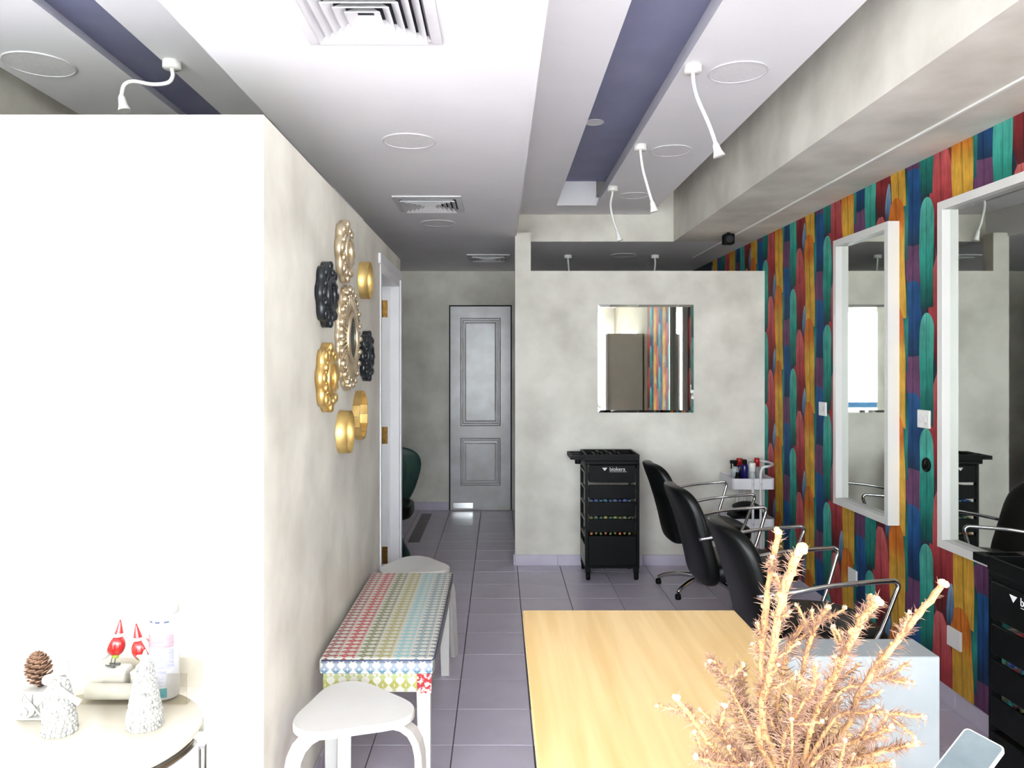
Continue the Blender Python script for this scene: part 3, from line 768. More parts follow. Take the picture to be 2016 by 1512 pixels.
# ------------------------------------------------------------------ bench and stools
t = thing('upholstered_bench', 'long bench in multicoloured arrow-pattern fabric on white legs against the side wall', 'bench', (-0.422, 3.22, 0))
hx, hy = 0.2, 0.555
def seatfn(x, y, z): return (x, y, z + 0.006 * (1 - (x / 0.2) ** 2) * (1 - (y / 0.55) ** 2) if z > 0 else z)
MB().rbox(-hx, hx, -hy + 0.003, hy, 0.428, 0.48, 0.012, 4).build('cushion', M['fabric_top'], t)
c = MB().rbox(-hx + 0.006, hx - 0.006, -0.004, 0.004, -0.0225, 0.0225, 0.003, 2).build('cushion_edge', M['fabric_front'], t, (0, -hy, 0.4535))
MB().rbox(-hx + 0.012, hx - 0.012, -hy + 0.012, hy - 0.01, 0.362, 0.43, 0.004, 2).build('seat_base', M['fabric_top'], t)
MB().box(-hx + 0.014, hx - 0.062, -0.001, 0.001, -0.032, 0.031).build('base_panel', M['fabric_base'], t, (0, -hy + 0.0108, 0.395))
MB().box(hx - 0.061, hx - 0.011, -0.002, 0.002, -0.036, 0.031).build('corner_patch', M['fabric_red'], t, (0, -hy + 0.010, 0.395))
MB().tube([(-hx + 0.01, -hy - 0.002, 0.476), (hx - 0.01, -hy - 0.002, 0.476), (hx - 0.002, -hy + 0.02, 0.476), (hx - 0.002, hy - 0.02, 0.476)], 0.003, 6).build('piping', M['slate'], t)
for sx in (-1, 1):
    for sy in (-1, 1):
        m = MB(); x0 = sx * (hx - 0.04); y0 = sy * (hy - 0.045); a, b = 0.024, 0.019
        m.add([(x0 - a, y0 - a, 0.365), (x0 + a, y0 - a, 0.365), (x0 + a, y0 + a, 0.365), (x0 - a, y0 + a, 0.365),
               (x0 - b + sx * .004, y0 - b, 0), (x0 + b + sx * .004, y0 - b, 0), (x0 + b + sx * .004, y0 + b, 0), (x0 - b + sx * .004, y0 + b, 0)],
              [(0, 1, 2, 3), (7, 6, 5, 4), (0, 4, 5, 1), (1, 5, 6, 2), (2, 6, 7, 3), (3, 7, 4, 0)])
        m.build('leg', M['lacquer'], t)

def stool(loc, rz, label):
    t = thing('bentwood_stool', label, 'stool', loc, rz, 'white three-legged stools')
    R, n = 0.2, 72; pts = []
    for i in range(n):
        a = 2 * PI * i / n
        r = R * (0.845 + 0.135 * math.cos(3 * a) + 0.01 * math.cos(6 * a))
        pts.append((r * math.cos(a), r * math.sin(a)))
    m = MB(); prof = [(0.97, 0.416), (1.0, 0.421), (1.0, 0.437), (0.985, 0.442)]
    o = 0
    for (k, z) in prof: m.v += [(p[0] * k, p[1] * k, z) for p in pts]
    for j in range(len(prof) - 1):
        for i in range(n):
            i2 = (i + 1) % n; m.f.append((j * n + i, j * n + i2, (j + 1) * n + i2, (j + 1) * n + i)); m.sm.append(True)
    m.f.append(tuple(range(n))[::-1]); m.sm.append(False); m.f.append(tuple(3 * n + i for i in range(n))); m.sm.append(False)
    m.build('seat', M['lacquer'], t)
    for k in range(3):
        a = 2 * PI * k / 3; ca, sa = math.cos(a), math.sin(a)
        path = [(0.06, 0.405), (0.13, 0.405), (0.165, 0.4), (0.193, 0.383), (0.21, 0.355), (0.218, 0.32), (0.235, 0.0)]
        m = MB(); hw_, th = 0.022, 0.011; idx = []
        for i, (r, z) in enumerate(path):
            p0 = path[max(i - 1, 0)]; p1 = path[min(i + 1, len(path) - 1)]
            tx, tz = p1[0] - p0[0], p1[1] - p0[1]; l = math.hypot(tx, tz); nx, nz = -tz / l, tx / l
            if i == len(path) - 1: nx, nz = 1, 0
            row = []
            for (w, d) in ((-hw_, -th), (hw_, -th), (hw_, th), (-hw_, th)):
                rr, zz = r + nx * d * (-1 if False else 1), z + nz * d
                row.append((rr * ca - w * sa, rr * sa + w * ca, max(zz, 0)))
            idx.append(len(m.v)); m.v += row
        for i in range(len(path) - 1):
            a0, b0 = idx[i], idx[i + 1]
            for q in range(4):
                q2 = (q + 1) % 4; m.f.append((a0 + q, a0 + q2, b0 + q2, b0 + q)); m.sm.append(False)
        m.f.append((0, 1, 2, 3)); m.sm.append(False); m.f.append(tuple(idx[-1] + q for q in (3, 2, 1, 0))); m.sm.append(False)
        m.build('leg', M['lacquer'], t)
    return t
stool((-0.452, 2.385, 0), math.radians(-12), 'white stool with rounded triangular seat in front of the bench')
stool((-0.442, 4.06, 0), math.radians(-24), 'white stool half hidden behind the far end of the bench')

# ------------------------------------------------------------------ salon chairs
def salon_chair(loc, rz, label):
    t = thing('salon_chair', label, 'chair', loc, rz, 'black styling chairs with chrome arms')
    def bend(x, y, z):
        k = z / 0.27
        return (x - 0.262 - 0.085 * k - 0.03 * (k * k) + 0.05 * (y / 0.22) ** 2 * (0.4 + 0.6 * max(k, 0)), y * (1 - 0.08 * k), z + 0.592)
    MB().sq(0.048, 0.225, 0.258, 0.42, 0.55, (0, 0, 0), 40, 26, bend).build('backrest', M['vinyl'], t)
    MB().sq(0.25, 0.235, 0.055, 0.45, 0.45, (0.03, 0, 0.415), 40, 16, lambda x, y, z: (x, y * (1 - 0.12 * max(0, x / 0.25)), z - 0.02 * (x / 0.25) ** 2 * (1 if x > 0 else 0))).build('seat', M['vinyl'], t)
    MB().box(-0.16, 0.14, -0.1, 0.1, 0.352, 0.368).build('seat_plate', M['black_plastic'], t)
    for s in (-1, 1):
        MB().tube([(-0.28, s * 0.225, 0.60), (-0.18, s * 0.252, 0.622), (0.0, s * 0.262, 0.655), (0.2, s * 0.262, 0.672), (0.232, s * 0.262, 0.672), (0.245, s * 0.262, 0.655), (0.235, s * 0.26, 0.62), (0.17, s * 0.24, 0.44), (0.12, s * 0.19, 0.40)], 0.0095, 10, 4).build('armrest', M['chrome'], t)
    MB().rev([(0.026, 0.36), (0.026, 0.2), (0.036, 0.2), (0.036, 0.075), (0.05, 0.07), (0.05, 0.045), (0.0, 0.045)], (0, 0, 0), 'z', 20).build('gas_column', M['chrome'], t)
    for k in range(5):
        a = 2 * PI * k / 5 + math.radians(222); ca, sa = math.cos(a), math.sin(a)
        lg = MB().tube([(0.03 * ca, 0.03 * sa, 0.085), (0.15 * ca, 0.15 * sa, 0.088), (0.26 * ca, 0.26 * sa, 0.066), (0.305 * ca, 0.305 * sa, 0.044)], [0.019, 0.017, 0.014, 0.012], 10, 4).build('base_leg', M['chrome'], t)
        MB().rev([(0.0, 0.0), (0.018, 0.0), (0.02, 0.012), (0.017, 0.032), (0.0, 0.036)], (0.305 * ca, 0.305 * sa, 0), 'z', 14).build('foot_glide', M['black_plastic'], lg)
    lv = MB().tube([(-0.05, -0.1, 0.36), (-0.1, -0.2, 0.352), (-0.12, -0.245, 0.36)], 0.005, 8, 3).build('lever', M['chrome'], t)
    MB().ball((-0.12, -0.25, 0.361), 0.011, 10).build('lever_knob', M['chrome'], lv)
    return t
ch = salon_chair((1.36, 5.13, 0), 0.04, 'farthest black styling chair, next to the white cart')
dup(ch, 'middle black styling chair of the row of three', (1.30, 4.18, 0), 0.02)
dup(ch, 'nearest black styling chair, partly hidden by the dried twigs and grey block', (1.275, 3.2, 0), 0.0)

# ------------------------------------------------------------------ trolleys with drawers
def text_mesh(body, size, m, parent, loc, rot, name):
    cu = bpy.data.curves.new(name, 'FONT'); cu.body = body; cu.size = size; cu.extrude = 0.0004
    tmp = bpy.data.objects.new('tmp_text', cu); COL.objects.link(tmp)
    dg = bpy.context.evaluated_depsgraph_get()
    me = bpy.data.meshes.new_from_object(tmp.evaluated_get(dg))
    bpy.data.objects.remove(tmp); bpy.data.curves.remove(cu)
    me.materials.clear(); me.materials.append(m)
    o = bpy.data.objects.new(name, me); COL.objects.link(o); o.parent = parent; o.location = loc; o.rotation_euler = rot
    return o
def trolley(loc, rz, label):
    t = thing('salon_trolley', label, 'trolley', loc, rz, 'black drawer trolleys')
    W, D = 0.187, 0.165; BP = M['black_plastic']
    for s in (-1, 1):
        p = MB(); e = s * W
        for y0 in (-D, D - 0.03): p.box(min(e, e - s * 0.02), max(e, e - s * 0.02), y0, y0 + 0.03, 0.1, 0.82)
        p.box(min(e, e - s * 0.02), max(e, e - s * 0.02), -D + 0.03, D - 0.03, 0.1, 0.24)
        p.box(min(e, e - s * 0.02), max(e, e - s * 0.02), -D + 0.03, D - 0.03, 0.77, 0.82)
        sp = p.build('side_frame', BP, t)
        MB().box(min(e, e + s * 0.002), max(e, e + s * 0.002), -D + 0.03, D - 0.03, 0.1, 0.24).build('side_panel', M['grey_metal'], sp)
        for z in (0.30, 0.41, 0.52, 0.63, 0.74):
            MB().box(min(e - s * 0.018, e), max(e - s * 0.018, e), -D + 0.03, D - 0.03, z - 0.006, z + 0.004).build('drawer_rail', M['grey_metal'], sp)
    MB().rbox(-W, W, -D - 0.004, D, 0.80, 0.83, 0.006, 2).build('top_plate', BP, t)
    rim = MB()
    for (a, b, c, d) in ((-W, W, -D - 0.004, -D + 0.008), (-W, W, D - 0.012, D), (-W, -W + 0.012, -D + 0.008, D - 0.012), (W - 0.012, W, -D + 0.008, D - 0.012)): rim.box(a, b, c, d, 0.83, 0.872)
    rim.build('top_rim', BP, t)
    hd = MB().box(-W - 0.085, -W, -D + 0.01, -D + 0.04, 0.835, 0.862).box(-W - 0.085, -W, D - 0.06, D - 0.03, 0.835, 0.862).box(-W - 0.1, -W - 0.085, -D + 0.01, D - 0.03, 0.835, 0.862).box(-W - 0.085, -W, -0.02, 0.01, 0.835, 0.862).build('tool_holder', M['black_plastic'], t)
    MB().rev([(0.02, 0.80), (0.024, 0.86)], (-W - 0.045, -D + 0.07, 0), 'z', 14, cap=False).build('holder_cup', M['black_plastic'], hd)
    m = MB()
    for k in range(7): m.box(-0.12 + k * 0.03, -0.105 + k * 0.03, -0.06 + 0.02 * (k % 3), 0.06, 0.83, 0.865 + 0.012 * (k % 2))
    m.build('top_insert', BP, t)
    zs = [(0.68, 0.80), (0.566, 0.662), (0.448, 0.546), (0.336, 0.428)]
    rm = [None, None, M['roller_b'], M['roller_c'], M['roller_a']]
    for i, (z0, z1) in enumerate(zs):
        dr = MB().rbox(-W + 0.024, W - 0.028, -D - 0.008, -D + 0.006, z0, z1, 0.004, 2).box(-W + 0.03, W - 0.034, -D + 0.006, D - 0.03, z0, z0 + 0.006) \
            .box(-W + 0.03, -W + 0.034, -D + 0.006, D - 0.03, z0, z0 + 0.05).box(W - 0.038, W - 0.034, -D + 0.006, D - 0.03, z0, z0 + 0.05).build('drawer', BP, t)
        if i > 1:
            q = MB()
            for k in range(9):
                q.tube([(-W + 0.045 + k * 0.033, -D + 0.03, z1 - 0.006 + 0.006 * (k % 2)), (-W + 0.06 + k * 0.033, -D + 0.1, z1 - 0.004)], 0.012, 8)
            q.build('hair_rollers', rm[i], dr)['kind'] = 'stuff'
    bd_ = MB().rbox(-W + 0.02, W - 0.02, -D - 0.006, D - 0.03, 0.1, 0.312, 0.006, 2).build('bottom_drawer', BP, t)
    q = MB()
    for k in range(9): q.tube([(-W + 0.045 + k * 0.033, -D + 0.03, 0.318 + 0.005 * (k % 2)), (-W + 0.06 + k * 0.033, -D + 0.1, 0.318)], 0.009, 8)
    q.build('hair_rollers', rm[4], bd_)['kind'] = 'stuff'
    MB().box(-W, W, -D, D, 0.085, 0.105).build('base_plate', BP, t)
    for sx in (-1, 1):
        for sy in (-1, 1):
            c = MB().rev([(0.0, -0.014), (0.026, -0.014), (0.03, -0.008), (0.03, 0.008), (0.026, 0.014), (0.0, 0.014)], (sx * (W - 0.02), sy * (D - 0.02), 0.03), 'x', 18).build('castor', BP, t)
            MB().box(sx * (W - 0.02) - 0.018, sx * (W - 0.02) + 0.018, sy * (D - 0.02) - 0.016, sy * (D - 0.02) + 0.02, 0.05, 0.088).build('castor_fork', BP, c)
    yf = -D - 0.0085
    lg = MB().prism([(-0.072, 0.782), (-0.036, 0.782), (-0.054, 0.760)], 'y', yf, yf + 0.001).build('logo_triangle', M['print_white'], t)
    text_mesh('biokera', 0.036, M['print_white'], t, (-0.022, yf, 0.761), (PI / 2, 0, 0), 'logo_lettering')
    MB().box(-0.02, 0.098, yf, yf + 0.001, 0.7535, 0.7555).build('logo_line', M['print_white'], t)
    return t
tr = trolley((0.785, 5.50, 0), 0, 'black wheeled drawer trolley standing before the grey partition under the mirror')
dup(tr, 'black wheeled drawer trolley at the right picture edge, backed against the feather wall', (1.765, 2.335, 0), -PI / 2)

# ------------------------------------------------------------------ white cart with bottles
t = thing('utility_cart', 'white metal utility cart with bottles in the far right corner', 'cart', (1.775, 5.53, 0))
hw_, hd_ = 0.148, 0.165
def tray(z0, z1):
    m = MB()
    def rr(w, d, r, n=5):
        pts = []
        for (cx, cy, a0) in ((w - r, d - r, 0), (-w + r, d - r, PI / 2), (-w + r, -d + r, PI), (w - r, -d + r, 1.5 * PI)):
            for k in range(n + 1): a = a0 + PI / 2 * k / n; pts.append((cx + r * math.cos(a), cy + r * math.sin(a)))
        return pts
    o_, i_ = rr(hw_, hd_, 0.03), rr(hw_ - 0.004, hd_ - 0.004, 0.027); n = len(o_)
    m.v = [(p[0], p[1], z0) for p in o_] + [(p[0], p[1], z1) for p in o_] + [(p[0], p[1], z1) for p in i_] + [(p[0], p[1], z0 + 0.004) for p in i_]
    for j in range(3):
        for i in range(n):
            i2 = (i + 1) % n; m.f.append((j * n + i, j * n + i2, (j + 1) * n + i2, (j + 1) * n + i)); m.sm.append(False)
    m.f.append(tuple(range(n))[::-1]); m.sm.append(False); m.f.append(tuple(3 * n + i for i in range(n))); m.sm.append(False)
    return m.build('tray', M['cart'], t)
for (z0, z1) in ((0.625, 0.70), (0.35, 0.42), (0.09, 0.16)): tray(z0, z1)
for s in (-1, 1):
    for x0 in (-0.012, 0.042):
        p = MB().tube([(x0, s * (hd_ + 0.008), 0.075), (x0, s * (hd_ + 0.008), 0.70)], 0.009, 10).build('post', M['cart'], t)
        for z in (0.665, 0.385): MB().ball((x0, s * (hd_ + 0.017), z), 0.005, 8, (1, 0.5, 1)).build('bolt', M['chrome'], p)
MB().tube([(0.042, -hd_ - 0.008, 0.70), (0.043, -hd_ - 0.008, 0.745), (0.06, -hd_ - 0.008, 0.78), (0.10, -hd_ - 0.006, 0.788), (0.165, -0.07, 0.788), (0.172, 0.0, 0.788), (0.165, 0.07, 0.788), (0.10, hd_ + 0.006, 0.788), (0.06, hd_ + 0.008, 0.78), (0.043, hd_ + 0.008, 0.745), (0.042, hd_ + 0.008, 0.70)], 0.009, 10, 4).build('handle', M['cart'], t)
for s in (-1, 1):
    for q in (-1, 1):
        MB().rev([(0.0, -0.01), (0.03, -0.01), (0.034, -0.004), (0.034, 0.004), (0.03, 0.01), (0.0, 0.01)], (s * 0.11, q * 0.13, 0.034), 'x', 16).build('castor', M['black_plastic'], t)
        MB().box(s * 0.11 - 0.014, s * 0.11 + 0.014, q * 0.13 - 0.012, q * 0.13 + 0.012, 0.05, 0.095).build('castor_fork', M['cart'], t)
def bottle(px, y, h, r, body, cap, label, caph=0.04, capr=0.6, spray=False):
    x = (px - VX) * y / F
    b = thing('bottle', label, 'bottle', (x, y, 0.6292), 0, 'bottles in the top tray of the white cart')
    hb = h - caph
    MB().rev([(0, 0), (r, 0.0), (r, hb * 0.82), (r * 0.9, hb * 0.92), (r * capr, hb), (0.0, hb)], (0, 0, 0), 'z', 18).build('body', body, b)
    if spray:
        MB().rev([(0.012, hb), (0.012, hb + 0.02), (0.0, hb + 0.02)], (0, 0, 0), 'z', 12).rbox(-0.035, 0.018, -0.009, 0.009, hb + 0.018, hb + 0.042, 0.004, 2).box(-0.03, -0.022, -0.005, 0.005, hb - 0.02, hb + 0.02).build('spray_head', cap, b)
    else:
        MB().rev([(r * capr, hb), (r * capr, h - 0.004), (r * capr - 0.004, h), (0.0, h)], (0, 0, 0), 'z', 16).build('cap', cap, b)
bottle(1447, 5.47, 0.205, 0.028, M['grey_bottle'], M['black_plastic'], 'frosted spray bottle with black trigger at the left of the cart tray', 0.06, 0.45, True)
bottle(1456, 5.56, 0.19, 0.026, M['navy_bottle'], M['red_plastic'], 'dark bottle with red cap at left of the blue bottle on the cart', 0.05, 0.9)
bottle(1466, 5.44, 0.195, 0.024, M['navy_bottle'], M['black_plastic'], 'tall dark blue bottle with black cap on the cart', 0.03, 0.7)
bottle(1481, 5.42, 0.175, 0.024, M['grey_bottle'], M['white_plastic'], 'grey bottle with broad white cap on the cart', 0.06, 0.98)
bottle(1490, 5.58, 0.19, 0.024, M['grey_bottle'], M['red_plastic'], 'bottle with red cap behind the white-capped bottle on the cart', 0.06, 0.8)
bottle(1452, 5.41, 0.11, 0.018, M['black_plastic'], M['black_plastic'], 'short black bottle beside the spray bottle on the cart', 0.02, 0.7)
b = thing('folded_towel', 'dark folded cloth lying in the middle tray of the white cart', 'towel', (1.765, 5.53, 0.3545))
MB().sq(0.115, 0.13, 0.05, 0.5, 0.6, (0, 0, 0.05), 28, 14, lambda x, y, z: (x, y, z + 0.012 * math.sin(18 * x) * (z > 0))).build('cloth', M['black_plastic'], b)
MB().sq(0.09, 0.11, 0.022, 0.5, 0.6, (0.01, 0, 0.118), 24, 10, lambda x, y, z: (x, y, z + 0.01 * math.sin(22 * x + 1) * (z > 0))).build('top_fold', M['black_plastic'], b)

# ------------------------------------------------------------------ green chair in the nook
t = thing('tub_chair', 'dark green rounded chair half hidden behind the white door frame', 'chair', (-0.91, 6.2, 0))
def shell(x, y, z):
    k = (z + 0.26) / 0.52
    return (x * (0.45 + 0.55 * min(1, max(0, k)) ** 0.8), y - 0.12 * k + 0.5 * x * x, z)
MB().sq(0.33, 0.05, 0.28, 0.7, 0.5, (0, 0.1, 0.56), 36, 22, shell).build('backrest', M['green_vinyl'], t)
MB().sq(0.21, 0.012, 0.2, 0.7, 0.6, (0, 0.03, 0.58), 30, 14, shell).build('back_pad', M['green_vinyl'], t)
MB().sq(0.24, 0.24, 0.06, 0.4, 0.5, (0, -0.15, 0.36), 32, 12).build('seat', M['vinyl'], t)
MB().rev([(0.2, 0.0), (0.2, 0.02), (0.03, 0.04), (0.03, 0.31)], (0, -0.12, 0), 'z', 24).build('pedestal', M['vinyl'], t)
MB().tube([(0.08, -0.12, 0.2), (0.2, -0.35, 0.06), (0.22, -0.42, 0.03)], [0.03, 0.035, 0.03], 10, 4).build('foot_bar', M['green_vinyl'], t)

# ------------------------------------------------------------------ reception table, concrete block, tilted panel
TX0, TX1, TY0, TY1, TH = 0.073, 0.717, 0.75, 2.35, 0.75
t = thing('reception_table', 'pale oak topped reception table in the foreground', 'table', ((TX0 + TX1) / 2, (TY0 + TY1) / 2, 0))
hw_, hd_ = (TX1 - TX0) / 2, (TY1 - TY0) / 2
MB().rbox(-hw_, hw_, -hd_, hd_, TH - 0.03, TH, 0.003, 2).build('table_top', M['oak'], t)
for s in (-1, 1): MB().box(-hw_ + 0.05, hw_ - 0.05, s * (hd_ - 0.1) - 0.015, s * (hd_ - 0.1) + 0.015, 0, TH - 0.03).build('leg_panel', M['oak'], t)
MB().box(-0.015, 0.015, -hd_ + 0.115, hd_ - 0.115, 0.35, TH - 0.03).build('stretcher_panel', M['oak'], t)

tag(MB().rbox(0.722, 1.13, 1.976, 2.107, 0.0, TH, 0.004, 2).build('concrete_block', M['concrete']), 'pale grey microcement block beside the right edge of the oak table', 'counter')

t = thing('display_stand', 'tilted grey panel with pale rim in the bottom right corner', 'stand', (0.945, 1.46, 0))
p0, p1, p2 = Vector(at(1902, 1434, 1.5)), Vector(at(1981, 1476, 1.44)), Vector(at(1868, 1520, 1.44))
ex, ez = (p1 - p0), (p2 - p0); ex_l = ex.length; exn = ex.normalized(); ezn = (ez - exn * ez.dot(exn)).normalized(); nn = exn.cross(ezn)
def panel(m, a0, a1, b0, b1, d0, d1, r):
    pts = []
    for (cx, cy, s0) in ((a1 - r, b1 - r, 0), (a0 + r, b1 - r, PI / 2), (a0 + r, b0 + r, PI), (a1 - r, b0 + r, 1.5 * PI)):
        for k in range(5): a = s0 + PI / 2 * k / 4; pts.append((cx + r * math.cos(a), cy + r * math.sin(a)))
    n = len(pts); org = p0 - Vector((0.945, 1.46, 0))
    vs = [org + exn * p[0] + ezn * p[1] + nn * d for d in (d0, d1) for p in pts]
    m.add(vs, [tuple(range(n)), tuple(range(2 * n - 1, n - 1, -1))] + [(i, (i + 1) % n, n + (i + 1) % n, n + i) for i in range(n)])
    return m
panel(MB(), 0, ex_l, 0, 0.16, -0.004, 0.004, 0.009).build('rim', M['white_plastic'], t)
panel(MB(), 0.003, ex_l - 0.003, 0.003, 0.157, -0.0055, 0.0055, 0.007).build('panel', mat('grey_panel', (112, 122, 126), 0.6, c2=(92, 102, 106), scale=14, detail=6), t)
MB().tube([(-0.03, 0.0, 0.66), (0.0, 0.0, 0.6), (0.0, 0.0, 0.015)], 0.009, 10).build('post', M['steel'], t)
MB().rev([(0.1, 0), (0.1, 0.008), (0.02, 0.016), (0, 0.016)], (0, 0, 0), 'z', 28).build('base', M['steel'], t)

# ------------------------------------------------------------------ dried twigs in a pot on the table
VXp, VYp = 0.455, 1.2
t = thing('dried_plant', 'dried orange-brown twigs with withered needles in a pot on the oak table', 'plant', (VXp, VYp, TH))
MB().rev([(0, 0), (0.05, 0), (0.07, 0.05), (0.068, 0.09), (0.05, 0.105), (0.046, 0.105), (0.06, 0.088), (0.0, 0.07)], (0, 0, 0), 'z', 28).build('pot', M['white_plastic'], t)
rp = random.Random(11)
nee = MB()
def needle(p, d, l):
    d = d.normalized(); u = d.orthogonal().normalized(); w = d.cross(u).normalized(); a = rp.uniform(0, 6.28)
    c = (u * math.cos(a) + w * math.sin(a)) * l * rp.uniform(0.1, 0.35)
    u, w = u * 0.00055, w * 0.00055
    m_ = p + d * l * 0.55 + c * 0.4; q = p + d * l + c * 1.3
    nee.add([p + u, p - u * 0.5 + w, p - u * 0.5 - w, m_ + u, m_ - u * 0.5 + w, m_ - u * 0.5 - w, q], [(0, 1, 4, 3), (1, 2, 5, 4), (2, 0, 3, 5), (3, 4, 6), (4, 5, 6), (5, 3, 6)])
def local(px, py, y): a = at(px, py, y); return Vector((a[0] - VXp, a[1] - VYp, a[2] - TH))
def twig(pts, r0, r1, dens, bare=0.0, nl=0.02, name='twig', knobs=True):
    pts = [Vector(p) for p in pts]
    q = []
    for i in range(len(pts) - 1):
        p0, p1, p2, p3 = pts[max(i - 1, 0)], pts[i], pts[i + 1], pts[min(i + 2, len(pts) - 1)]
        for k in range(6):
            tt = k / 6
            q.append(0.5 * ((2 * p1) + (p2 - p0) * tt + (2 * p0 - 5 * p1 + 4 * p2 - p3) * tt * tt + (3 * p1 - p0 - 3 * p2 + p3) * tt ** 3))
    q.append(pts[-1]); n = len(q)
    q = [p + Vector((rp.uniform(-1, 1), rp.uniform(-1, 1), rp.uniform(-1, 1))) * 0.0012 for p in q]
    rs = [(r0 + (r1 - r0) * i / (n - 1)) * rp.uniform(0.85, 1.2) for i in range(n)]
    m = MB().tube(q, rs, 7)
    if knobs:
        for i in range(2, n):
            if rp.random() < 0.85:
                a = rp.uniform(0, 2 * PI); d = Vector((math.cos(a), math.sin(a), rp.uniform(0, 1))) * rs[i]
                m.ball(tuple(q[i] + d), rs[i] * rp.uniform(0.5, 0.8), 6)
    o = m.build(name, M['twig'], t)
    bd = MB()
    for k in range(5): bd.ball(tuple(q[-1] + Vector((rp.uniform(-1, 1), rp.uniform(-1, 1), rp.uniform(-0.6, 1))) * r1 * 0.8), r1 * rp.uniform(0.9, 1.3), 8)
    bd.build('bud', M['bud'], o)
    for i in range(n - 1):
        if i / n < bare: continue
        tdir = (q[i + 1] - q[i]).normalized()
        for k in range(int(dens * (1.6 - 1.25 * i / n))):
            a = rp.uniform(0, 2 * PI); o1 = tdir.orthogonal().normalized(); o2 = tdir.cross(o1)
            d = o1 * math.cos(a) + o2 * math.sin(a) + tdir * rp.uniform(0.2, 1.1)
            needle(q[i].lerp(q[i + 1], rp.random()) + d * rs[i] * 0.4, d, nl * rp.uniform(0.4, 1.2) * (1.15 - 0.55 * i / n))
    return q
base = Vector((0, 0, 0.08))
T_ = [  # pixel path of each main twig (px, py), depth at tip, thickness
    ([(1498, 1470), (1500, 1380), (1502, 1270), (1512, 1160), (1531, 1047)], 1.17, 0.0056, 0.0044, 10),
    ([(1500, 1420), (1515, 1330), (1530, 1230), (1548, 1150), (1574, 1083)], 1.13, 0.006, 0.0062, 13),
    ([(1600, 1420), (1640, 1340), (1672, 1270), (1700, 1215), (1728, 1183)], 1.15, 0.005, 0.0056, 16),
    ([(1660, 1440), (1700, 1350), (1760, 1270), (1800, 1220), (1858, 1150)], 1.22, 0.0046, 0.0048, 6),
    ([(1560, 1420), (1580, 1320), (1600, 1250), (1615, 1215), (1630, 1197)], 1.24, 0.0036, 0.0036, 8),
    ([(1530, 1420), (1545, 1300), (1560, 1260), (1585, 1225)], 1.27, 0.0034, 0.0034, 8),
    ([(1450, 1512), (1400, 1470), (1360, 1410), (1330, 1375)], 1.1, 0.003, 0.0036, 4),
    ([(1480, 1440), (1440, 1360), (1415, 1310), (1398, 1302)], 1.2, 0.0028, 0.0026, 9),
    ([(1640, 1420), (1700, 1405), (1760, 1405), (1820, 1412)], 1.16, 0.003, 0.003, 7),
    ([(1640, 1380), (1700, 1345), (1740, 1335), (1796, 1343)], 1.22, 0.0026, 0.0026, 6),
    ([(1620, 1480), (1680, 1460), (1720, 1445), (1756, 1434)], 1.12, 0.0034, 0.003, 10),
    ([(1640, 1500), (1700, 1490), (1750, 1475), (1806, 1463)], 1.18, 0.0038, 0.004, 9),
    ([(1600, 1520), (1660, 1515), (1710, 1508), (1757, 1504)], 1.12, 0.0036, 0.0036, 9),
    ([(1560, 1460), (1600, 1400), (1640, 1360), (1650, 1300)], 1.26, 0.003, 0.003, 14),
    ([(1540, 1480), (1570, 1400), (1600, 1360), (1605, 1310)], 1.1, 0.003, 0.003, 16),
    ([(1490, 1512), (1450, 1480), (1420, 1440), (1425, 1390)], 1.15, 0.003, 0.003, 16),
    ([(1480, 1512), (1440, 1505), (1400, 1500), (1370, 1490)], 1.08, 0.003, 0.003, 12),
    ([(1500, 1440), (1470, 1400), (1455, 1350), (1460, 1310)], 1.24, 0.003, 0.003, 16),
]
for pth, yt, r0, r1, dens in T_:
    n = len(pth); pts = [base + Vector((rp.uniform(-0.02, 0.02), rp.uniform(-0.02, 0.02), 0))]
    for i, (px, py) in enumerate(pth):
        yy = VYp + (yt - VYp) * (i + 1) / n
        pts.append(local(px, py, yy))
    q = twig(pts, r0, r1, dens * 1.7, 0.12, 0.024)
    # short side shoots
    for k in range(6 if r0 > 0.004 else 3):
        i = rp.randint(int(len(q) * 0.25), len(q) - 5); d0 = (q[i + 1] - q[i]).normalized()
        a = rp.uniform(0, 2 * PI); o1 = d0.orthogonal().normalized(); o2 = d0.cross(o1)
        d = (d0 * 0.9 + (o1 * math.cos(a) + o2 * math.sin(a)) * 0.9).normalized(); l = rp.uniform(0.018, 0.05)
        twig([q[i], q[i] + d * l * 0.5, q[i] + d * l + Vector((0, 0, 0.004))], 0.0022, 0.002, 6, 0.0, 0.014, 'shoot')
for k in range(14):   # tangled lower shoots
    a = rp.uniform(0, 2 * PI); l = rp.uniform(0.09, 0.17)
    d = Vector((math.cos(a) * 0.8, math.sin(a) * 0.5, rp.uniform(0.7, 1.4))).normalized()
    p = base + Vector((rp.uniform(-0.03, 0.05), rp.uniform(-0.03, 0.03), rp.uniform(0.0, 0.05)))
    twig([p, p + d * l * 0.5 + Vector((rp.uniform(-.01, .01), 0, 0)), p + d * l], 0.0024, 0.0022, 16, 0.1, 0.024, 'shoot')
stuff(nee.build('needles', M['needle'], t))

